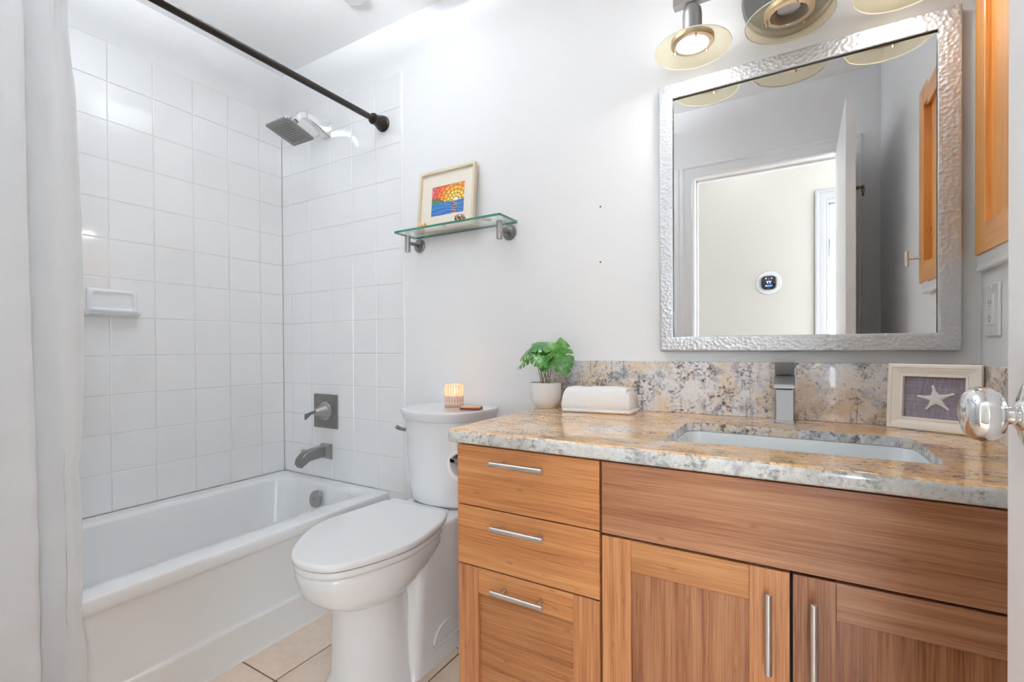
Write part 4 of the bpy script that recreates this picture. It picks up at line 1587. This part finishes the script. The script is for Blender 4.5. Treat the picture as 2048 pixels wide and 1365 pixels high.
def shells():
    # ribbed orange shell at the left
    def ribbed(name, c, rx, ry, rz, ribs, amp, mat, label, group, tw=0.0):
        b = bmesh.new()
        n, m = 48, 20
        rings = []
        for j in range(m + 1):
            ph = pi * j / m
            ring = []
            for i in range(n):
                a = 2 * pi * i / n
                k = 1 + amp * cos(ribs * a + tw * ph)
                ring.append(V(c[0] + rx * sin(ph) * cos(a) * k, c[1] + ry * sin(ph) * sin(a) * k, c[2] + rz * (1 - cos(ph))))
            rings.append(ring)
        rings[0] = [V(c[0] + 1e-4 * cos(2 * pi * i / n), c[1] + 1e-4 * sin(2 * pi * i / n), c[2]) for i in range(n)]
        rings[-1] = [V(c[0] + 1e-4 * cos(2 * pi * i / n), c[1] + 1e-4 * sin(2 * pi * i / n), c[2] + 2 * rz) for i in range(n)]
        skin(b, rings)
        return single(name, b, mat, label, 'shell', group, angle=60)
    o = NT('orange_white_shell')
    wv = o.n('ShaderNodeTexWave', {'Vector': o.coord((1, 0.3, 0.6), rot=(0, 0.5, 0)), 'Scale': 34.0, 'Distortion': 2.0, 'Detail': 2.0})
    o.set(Base_Color=o.ramp(wv.outputs['Fac'], [(0.3, lin(236, 160, 92)), (0.55, lin(250, 222, 186))]), Roughness=0.35)
    ribbed('seashell', (-1.253, 1.430, ST + 0.0002), 0.019, 0.015, 0.0125, 9, 0.06, o.m, 'orange and white striped shell at the left end of the glass shelf', 'seashells on the glass shelf', 3)
    d = NT('speckled_cowrie')
    vo = d.n('ShaderNodeTexVoronoi', {'Vector': d.coord(), 'Scale': 190.0})
    d.set(Base_Color=d.ramp(vo.outputs['Distance'], [(0.30, lin(240, 214, 188)), (0.42, lin(150, 92, 60)), (0.6, lin(58, 34, 26))]), Roughness=0.12, Coat_Weight=0.6)
    ribbed('seashell', (-1.070, 1.430, ST + 0.0002), 0.0235, 0.017, 0.0150, 2, 0.0, d.m, 'dark speckled cowrie shell in front of the sunset picture', 'seashells on the glass shelf')
    pk = plain('pink_shell', lin(232, 168, 150), 0.4)
    ribbed('seashell', (-1.163, 1.452, ST + 0.0002), 0.010, 0.009, 0.0045, 7, 0.05, pk, 'tiny pink shell lying between the striped and speckled shells', 'seashells on the glass shelf')
    # flat scallop fan at the right
    b = bmesh.new()
    c = V(-0.967, 1.452, ST + 0.0002)
    n, m = 40, 8
    rings = []
    for j in range(m + 1):
        s = j / m
        ring = []
        for i in range(n + 1):
            a = radians(-62 + 124 * i / n)
            rr = 0.040 * s * (1 - 0.10 * (a / 1.1) ** 2)
            x = c.x - 0.02 + rr * cos(a)
            y = c.y + rr * sin(a) * 0.85
            z = c.z + 0.0095 * sin(pi * min(1, s * 0.93 + 0.05)) * (1 + 0.16 * cos(a * 26)) * (1 - 0.3 * (a / 1.1) ** 2)
            ring.append(V(x, y, max(z, c.z)))
        rings.append(ring)
    skin(b, rings, cap=False, closed=False)
    low = [[V(p.x, p.y, c.z) for p in r] for r in rings]
    skin(b, low, cap=False, closed=False)
    bmesh.ops.remove_doubles(b, verts=b.verts, dist=5e-5)
    s = NT('tan_scallop')
    s.set(Base_Color=s.ramp(s.noise(s.coord(), 70, 3), [(0.35, lin(214, 150, 120)), (0.65, lin(240, 206, 176))]), Roughness=0.5)
    single('seashell', b, s.m, 'flat tan scallop shell near the right end of the glass shelf', 'shell', 'seashells on the glass shelf', angle=70)


shells()

# ------------------------------------------------------------------ mirror
def mirror():
    yf = 1.5035
    k = (yf) / 1.5103
    x0, x1 = -0.3582 * k, 0.3462 * k
    z0, z1 = H + (-0.0140) * k, H + 0.8091 * k
    gx0, gx1 = -0.3164 * k, 0.3016 * k
    gz0, gz1 = H + 0.0306 * k, H + 0.7613 * k
    t = thing('wall_mirror', ((x0 + x1) / 2, WB, z0), 'large rectangular mirror in a hammered silver frame above the sink', 'mirror')
    b = bmesh.new()
    prof = [(0.0, 'w'), (0.0, yf + 0.006), (0.002, yf + 0.002), (0.006, yf), (1.0, 'f'), (1.0, 'g')]
    rings = []
    for (ox, oz, ix, iz) in ((x0, z0, gx0, gz0), (x1, z0, gx1, gz0), (x1, z1, gx1, gz1), (x0, z1, gx0, gz1), (x0, z0, gx0, gz0)):
        dx, dz = ix - ox, iz - oz
        r = []
        for f, y in ((0.0, WB - 0.0004), (0.0, yf + 0.006), (0.05, yf + 0.0015), (0.16, yf), (0.86, yf), (0.96, yf + 0.0012), (1.0, yf + 0.004), (1.0, yf + 0.0145)):
            r.append(V(ox + dx * f, y, oz + dz * f))
        rings.append(r)
    skin(b, rings, cap=False, closed=False)
    bmesh.ops.remove_doubles(b, verts=b.verts, dist=1e-5)
    for f in b.faces:
        if min(v.co.y for v in f.verts) > yf + 0.0035 and abs(f.calc_center_median().x - (gx0 + gx1) / 2) < (gx1 - gx0) / 2 + 0.001 and abs(f.calc_center_median().z - (gz0 + gz1) / 2) < (gz1 - gz0) / 2 + 0.001:
            f.material_index = 1
    part('frame', b, [M['hammered'], M['black']], t, 40, label='hammered silver frame')
    # glass: flat field and a shallow bevelled border
    yg = 1.5135
    e = 0.004
    bw = 0.0175
    b = bmesh.new()
    tl = (bw + e) * 0.0088
    o_ = [(gx0 - e, gz0 - e), (gx1 + e, gz0 - e), (gx1 + e, gz1 + e), (gx0 - e, gz1 + e)]
    i_ = [(gx0 + bw, gz0 + bw), (gx1 - bw, gz0 + bw), (gx1 - bw, gz1 - bw), (gx0 + bw, gz1 - bw)]
    rb = [V(x, yg + 0.004, z) for x, z in o_]
    ro = [V(x, yg - tl, z) for x, z in o_]
    ri = [V(x, yg, z) for x, z in i_]
    skin(b, [rb, ro, ri])
    part('glass', b, M['mirror'], t, None)


mirror()

# ------------------------------------------------------------------ vanity light
def vanity_light():
    yb = 1.39
    zb = 1.972
    cx = -0.0075
    t = thing('vanity_light', (cx, WB, zb), 'three lamp vanity light with round glass shades above the mirror', 'lamp')
    b = bmesh.new()
    lathe(b, [(0.0, 0.0), (0.115, 0.0), (0.118, 0.004), (0.118, 0.016), (0.112, 0.022), (0.0, 0.024)], (cx, WB - 0.0004, 1.995), (0, -1, 0), 56)
    part('canopy', b, M['nickel_d'], t, 30)
    b = bmesh.new()
    cyl(b, (cx, WB - 0.02, zb), (cx, yb, zb), 0.009, n=18)
    part('arm', b, M['nickel'], t)
    b = boxm((cx - 0.280, yb - 0.013, zb - 0.010), (cx + 0.280, yb + 0.013, zb + 0.012), 0.0012)
    part('bar', b, M['nickel'], t)
    for k, (hx, on) in enumerate(((-0.238, True), (-0.0075, False), (0.223, True))):
        b = bmesh.new()
        zc = 1.852          # plane of the shade ring
        lathe(b, [(0.0, 0.118), (0.006, 0.118), (0.006, 0.106), (0.017, 0.102), (0.0235, 0.093), (0.0255, 0.08), (0.0255, 0.012), (0.0, 0.012)], (hx, yb, zc), n=40)
        hd = part('lamp_head', b, M['nickel'], t, 30)
        b = bmesh.new()
        lathe(b, [(0.0993, -0.0128), (0.1003, -0.0145), (0.0993, -0.0160), (0.0980, -0.0150), (0.0993, -0.0128)], (hx, yb, zc), n=72)
        part('shade_rim', b, M['shade_rim'], hd, 60)
        # glass dish
        b = bmesh.new()
        lathe(b, [(0.050, 0.008), (0.066, 0.003), (0.084, -0.004), (0.0985, -0.0125), (0.0995, -0.0145), (0.0985, -0.0158), (0.083, -0.0075), (0.065, -0.0005), (0.050, 0.0045), (0.050, 0.008)], (hx, yb, zc), n=72)
        part('glass_shade', b, M['shade'], hd, 60, label='pale amber glass dish shade')
        b = bmesh.new()
        lathe(b, [(0.056, 0.012), (0.056, 0.0), (0.054, -0.002), (0.0425, -0.003), (0.041, 0.0), (0.041, 0.012), (0.056, 0.012)], (hx, yb, zc), n=56)
        part('retaining_ring', b, M['brass'], hd, 40)
        for q in range(3):
            a = radians(50 + 120 * q)
            p = V(hx + 0.0505 * cos(a), yb + 0.0505 * sin(a), zc - 0.003)
            b = bmesh.new()
            lathe(b, [(0.0, -0.010), (0.002, -0.0095), (0.0032, -0.006), (0.0025, -0.002), (0.0025, 0.001)], p, n=12)
            part('clip', b, M['brass'], hd)
        b = bmesh.new()
        if on:
            lathe(b, [(0.0, -0.013), (0.012, -0.0125), (0.024, -0.009), (0.033, -0.003), (0.0385, 0.004), (0.0385, 0.010), (0.0, 0.010)], (hx, yb, zc), n=40)
            part('bulb', b, M['bulb_on'], hd, 60, label='lit bulb')
        else:
            prof = []
            for i in range(15):
                z = -0.001 + 0.0022 * i
                r = 0.040 - 0.0011 * i
                prof += [(r, z), (r - 0.002, z + 0.0011)]
            lathe(b, prof + [(0.010, 0.034), (0.0, 0.034)], (hx, yb, zc), n=48)
            part('bulb', b, M['bulb_off'], hd, 20, label='unlit bulb with ribbed baffle')


vanity_light()

# ------------------------------------------------------------------ wall cabinet, outlet, trims on the right wall
def wall_cabinet():
    xf, y0, y1, z0, z1 = 0.365, 0.957, 1.501, 1.222, 1.855
    t = thing('wall_cabinet', (xf, (y0 + y1) / 2, z0), 'golden bamboo medicine cabinet on the right wall beside the mirror', 'cabinet')
    b = boxm((xf + 0.0175, y0 + 0.006, z0 + 0.006), (XR - 0.0004, y1 - 0.006, z1 - 0.006))
    part('carcass', b, M['cab_z'], t)
    s, th = 0.064, 0.017
    d = part('door', boxm((xf + 0.011, y0 + s - 0.004, z0 + s - 0.004), (xf + 0.0155, y1 - s + 0.004, z1 - s + 0.004)), M['cab_z'], t)
    for ya, yc in ((y0, y0 + s), (y1 - s, y1)):
        part('stile', boxm((xf, ya, z0), (xf + th, yc, z1), 0.0008, 1), M['cab_z'], d)
    for za, zc in ((z0, z0 + s), (z1 - s, z1)):
        part('rail', boxm((xf + 0.0002, y0 + s + 0.0003, za), (xf + th, y1 - s - 0.0003, zc), 0.0006, 1), M['cab_y'], d)
    b = bmesh.new()
    cyl(b, (xf, 0.977, 1.305), (xf - 0.032, 0.977, 1.305), 0.0042, n=16)
    cyl(b, (xf - 0.035, 0.977, 1.281), (xf - 0.035, 0.977, 1.329), 0.0065, n=18)
    part('knob', b, M['steel'], d)


wall_cabinet()
b = bmesh.new()
pr = [(0.0, 1.186), (0.012, 1.186), (0.0135, 1.190), (0.011, 1.196), (0.0105, 1.205), (0.014, 1.214), (0.014, 1.226), (0.0, 1.226)]
skin(b, [[V(XR - 0.0002 - h, y, z) for h, z in pr] for y in (0.962, 1.518)])
structure('trim_3', b, M['trim'], 30)


def outlet():
    y0, y1, z0, z1 = 1.402, 1.4895, 1.034, 1.151
    t = thing('electrical_outlet', (XR, 1.446, z0), 'white outlet plate on the right wall under the bamboo cabinet', 'outlet')
    part('cover_plate', boxm((XR - 0.006, y0, z0), (XR - 0.0003, y1, z1), 0.003, 3), M['white_plastic'], t)
    yc = (y0 + y1) / 2
    b = boxm((XR - 0.0085, yc - 0.0165, 1.059), (XR - 0.0055, yc + 0.0165, 1.126), 0.001)
    r = part('receptacle', b, M['white_plastic'], t)
    for zc in (1.109, 1.076):
        b = bmesh.new()
        for dy in (-0.006, 0.006):
            box(b, (XR - 0.0089, yc + dy - 0.001, zc - 0.004), (XR - 0.0084, yc + dy + 0.001, zc + 0.004))
        cyl(b, (XR - 0.0089, yc, zc - 0.009), (XR - 0.0084, yc, zc - 0.009), 0.0023, n=12)
        part('socket', b, plain('socket_slot', (0.16, 0.16, 0.16, 1), 0.6) if 'slot' not in M else M['slot'], r)
    b = bmesh.new()
    for dz in (0.0035, -0.0035):
        box(b, (XR - 0.0096, yc - 0.006, 1.0925 + dz - 0.0026), (XR - 0.0084, yc + 0.006, 1.0925 + dz + 0.0026), 0.0005, 1)
    part('test_buttons', b, M['white_plastic'], r)
    for z in (1.0425, 1.1425):
        b = bmesh.new()
        lathe(b, [(0.0, 0.001), (0.003, 0.0007), (0.0035, 0.0)], (XR - 0.006, yc, z), (-1, 0, 0), 14)
        part('screw', b, M['steel'], t)


outlet()

# ------------------------------------------------------------------ open bathroom door
def bathroom_door():
    t = thing('door_1', (0.2, 0.0, 0.0), None, None, kind='structure')
    # slab from hinge side (y about 0) to latch edge, opened flat against the right wall
    h0, l0 = V(0.1935, -0.022, 0), V(0.1855, 0.663, 0)
    e = (l0 - h0).normalized()
    nrm = V(e.y, -e.x, 0)           # towards the right wall
    nrm = nrm if nrm.x > 0 else -nrm
    W = (l0 - h0).length
    th = 0.035
    P = lambda u, h, z: h0 + e * u + nrm * h + V(0, 0, z)
    b = bmesh.new()
    skin(b, [[P(0, 0.001, z), P(W - 0.0015, 0.0, z), P(W, 0.0015, z), P(W, th - 0.0015, z), P(W - 0.0015, th, z), P(0, th, z)] for z in (0.012, 2.022)])
    part('slab', b, M['door'], t, 20)
    kz, ku = 0.9505, W - 0.064
    for s, h in ((-1, 0.0), (1, th)):
        c = P(ku, h, kz)
        ax = nrm * s
        b = bmesh.new()
        lathe(b, [(0.0, 0.0), (0.031, 0.0), (0.0325, 0.002), (0.031, 0.005), (0.022, 0.008), (0.014, 0.010), (0.0125, 0.012), (0.0, 0.012)], c, ax, 44)
        kn = part('rosette', b, M['chrome'], t, 50)
        b = bmesh.new()
        lathe(b, [(0.0118, 0.010), (0.0125, 0.0125), (0.0105, 0.0135), (0.0085, 0.0145), (0.0085, 0.0185), (0.0105, 0.020), (0.013, 0.021), (0.0205, 0.0245), (0.0245, 0.031), (0.0252, 0.037), (0.0235, 0.043), (0.0185, 0.048), (0.010, 0.0505), (0.0, 0.051)], c, ax, 56)
        part('door_knob', b, M['chrome'], t, 60, label='polished chrome door knob')
    b = bmesh.new()
    c = P(W, th / 2, kz)
    q = [c + nrm * a + V(0, 0, z) for a, z in ((-0.0125, -0.028), (0.0125, -0.028), (0.0125, 0.028), (-0.0125, 0.028))]
    prism(b, q, e * 0.0008)
    part('latch_plate', b, M['chrome'], t)
    # robe hook on the far face
    c = P(W - 0.075, th, 1.672)
    b = bmesh.new()
    lathe(b, [(0.0, 0.0), (0.014, 0.0), (0.014, 0.003), (0.009, 0.006), (0.006, 0.009), (0.007, 0.013), (0.0055, 0.018), (0.0055, 0.024), (0.008, 0.027), (0.009, 0.031), (0.007, 0.035), (0.0, 0.037)], c, nrm, 20)
    tip = c + nrm * 0.030
    lathe(b, [(0.0045, 0.0), (0.0045, 0.008), (0.007, 0.012), (0.0065, 0.018), (0.004, 0.022), (0.0055, 0.028), (0.003, 0.036), (0.0, 0.040)], tip, (0, 0, -1), 16)
    part('robe_hook', b, plain('aged_brass', lin(104, 96, 80), 0.4, 0.9), t, 40, label='aged brass robe hook')
    for z in (0.25, 1.05, 1.80):
        b = bmesh.new()
        c = P(-0.004, th * 0.5, z)
        cyl(b, c, c + V(0, 0, 0.09), 0.006, n=14)
        part('hinge', b, M['nickel'], t)


bathroom_door()


# ------------------------------------------------------------------ thermostat in the hall
def thermostat():
    c = V(-0.149, HY, 1.4745)
    t = thing('thermostat', c, 'round white thermostat with black screen on the hall wall, seen in the mirror', 'thermostat')
    b = bmesh.new()
    lathe(b, [(0.0, 0.0), (0.083, 0.0), (0.0835, 0.003), (0.081, 0.006), (0.06, 0.0075), (0.0, 0.0075)], c + V(0, 0.0003, 0), (0, 1, 0), 64)
    part('wall_plate', b, M['thermo'], t, 40)

    def sq(r, y, p=3.6, n=56):
        out = []
        for i in range(n):
            a = 2 * pi * i / n
            k = (abs(cos(a)) ** p + abs(sin(a)) ** p) ** (-1 / p)
            out.append(c + V(r * k * cos(a), y, r * k * sin(a)))
        return out
    b = bmesh.new()
    skin(b, [sq(0.049, 0.0076), sq(0.0495, 0.012), sq(0.0495, 0.020), sq(0.047, 0.0235), sq(0.042, 0.0245)])
    s = part('screen', b, plain('black_glass', (0.008, 0.009, 0.011, 1), 0.12), t, 50)
    y = 0.0247

    def flat(pts, d=0.0004):
        bb = bmesh.new()
        for poly in pts:
            # the screen faces the doorway: its reading direction runs along -x
            prism(bb, [c + V(-u, y, v) for u, v in poly], (0, d, 0))
        return bb

    def seven(u0, v0, k):
        return [[(u0, v0 + 0.018 * k), (u0 + 0.013 * k, v0 + 0.018 * k), (u0 + 0.013 * k, v0 + 0.0155 * k), (u0, v0 + 0.0155 * k)],
                [(u0 + 0.013 * k, v0 + 0.0157 * k), (u0 + 0.0055 * k, v0), (u0 + 0.0026 * k, v0), (u0 + 0.0098 * k, v0 + 0.0157 * k)]]
    circ = lambda u, v, r: [(u + r * cos(a), v + r * sin(a)) for a in [2 * pi * i / 14 for i in range(14)]]
    wt = emis('screen_white', (1, 1, 1, 1), 1.2)
    bl = emis('screen_blue', lin(60, 110, 240), 0.9)
    part('reading', flat(seven(-0.015, -0.008, 1.0) + seven(0.0005, -0.008, 1.0)), wt, s, None)
    for u in (-0.018, 0.018):
        part('status_dot', flat([circ(u, 0.030, 0.0034)]), wt, s, None)
    part('blue_dot', flat([circ(0.0, 0.030, 0.0026)] + [[(-0.005, 0.0195), (0.005, 0.0195), (0.005, 0.0212), (-0.005, 0.0212)]]), bl, s, None)
    pill = [(u, v) for u, v in rrect(0.0, -0.0235, 0.023, 0.0056, 0.0054, 5)]
    part('mode_pill', flat([pill]), bl, s, None)
    bb = bmesh.new()
    prism(bb, [c + V(-u, y + 0.0004, v) for u, v in circ(0.016, -0.0235, 0.0032)], (0, 0.0003, 0))
    part('mode_dot', bb, wt, s, None)
    part('base_line', flat([[(-0.008, -0.0395), (0.008, -0.0395), (0.008, -0.0382), (-0.008, -0.0382)]]), M['nickel'], s, None)


thermostat()


# ------------------------------------------------------------------ ceiling fittings
def ceiling_lamp(c, r, m, label):
    c = Vector(c)
    t = thing('ceiling_lamp', c, label, 'lamp')
    b = bmesh.new()
    lathe(b, [(0.0, 0.0), (r, 0.0), (r + 0.002, 0.010), (r - 0.002, 0.022), (0.0, 0.022)], c + V(0, 0, -0.0002), (0, 0, -1), 56)
    part('base', b, M['white_plastic'], t)
    b = bmesh.new()
    lathe(b, [(r - 0.01, 0.022), (r - 0.01, 0.04), (r - 0.018, 0.062), (r - 0.042, 0.080), (0.06, 0.092), (0.0, 0.096)], c, (0, 0, -1), 56)
    part('diffuser', b, m, t, 60)


ceiling_lamp(LAMP_C, 0.15, M['lamp'], 'round flush ceiling lamp above the toilet, reflected in the glossy tiles')


def added_bowl_lamp():  # added lamp out of view, bounces fill light off the ceiling
    c = V(-1.28, 0.62, ZC)
    t = thing('added_uplight', c, 'added unseen fill lamp with an upward facing bowl below the ceiling', 'lamp')
    b = bmesh.new()
    lathe(b, [(0.0, 0.0), (0.06, 0.0), (0.058, 0.018), (0.008, 0.022), (0.008, 0.285), (0.014, 0.29), (0.0, 0.30)], c + V(0, 0, -0.0002), (0, 0, -1), 40)
    part('stem', b, M['nickel'], t)
    b = bmesh.new()
    lathe(b, [(0.19, 0.185), (0.186, 0.205), (0.16, 0.24), (0.11, 0.268), (0.009, 0.28), (0.009, 0.274), (0.108, 0.262), (0.157, 0.235), (0.184, 0.203), (0.187, 0.185), (0.19, 0.185)], c, (0, 0, -1), 56)
    part('bowl', b, M['white_plastic'], t, 60)
    b = bmesh.new()
    lathe(b, [(0.0085, 0.20), (0.178, 0.20), (0.178, 0.206), (0.0085, 0.206)], c, (0, 0, -1), 48)
    part('light_disc', b, M['uplight_fill'], t)


added_bowl_lamp()
b = bmesh.new()
lathe(b, [(0.0, 0.0), (0.052, 0.0), (0.053, 0.006), (0.047, 0.016), (0.03, 0.02), (0.0, 0.021)], (-1.515, 1.325, ZC - 0.0002), (0, 0, -1), 40)
single('ceiling_fitting', b, M['white_plastic'], 'small round white ceiling fitting cut by the top edge of the picture', 'ceiling fitting')


def added_hall_lamp():  # added lamp out of view, fills the hall and doorway
    c = V(-0.35, -0.62, ZC)
    t = thing('added_hall_lamp', c, 'added unseen fill lamp on the hall ceiling outside the doorway', 'lamp')
    b = bmesh.new()
    lathe(b, [(0.0, 0.0), (0.20, 0.0), (0.20, 0.02), (0.0, 0.02)], c + V(0, 0, -0.0002), (0, 0, -1), 48)
    part('base', b, M['white_plastic'], t)
    b = bmesh.new()
    lathe(b, [(0.19, 0.02), (0.185, 0.04), (0.14, 0.06), (0.0, 0.07)], c, (0, 0, -1), 48)
    part('diffuser', b, M['added_hall_lamp'], t, 60)


added_hall_lamp()
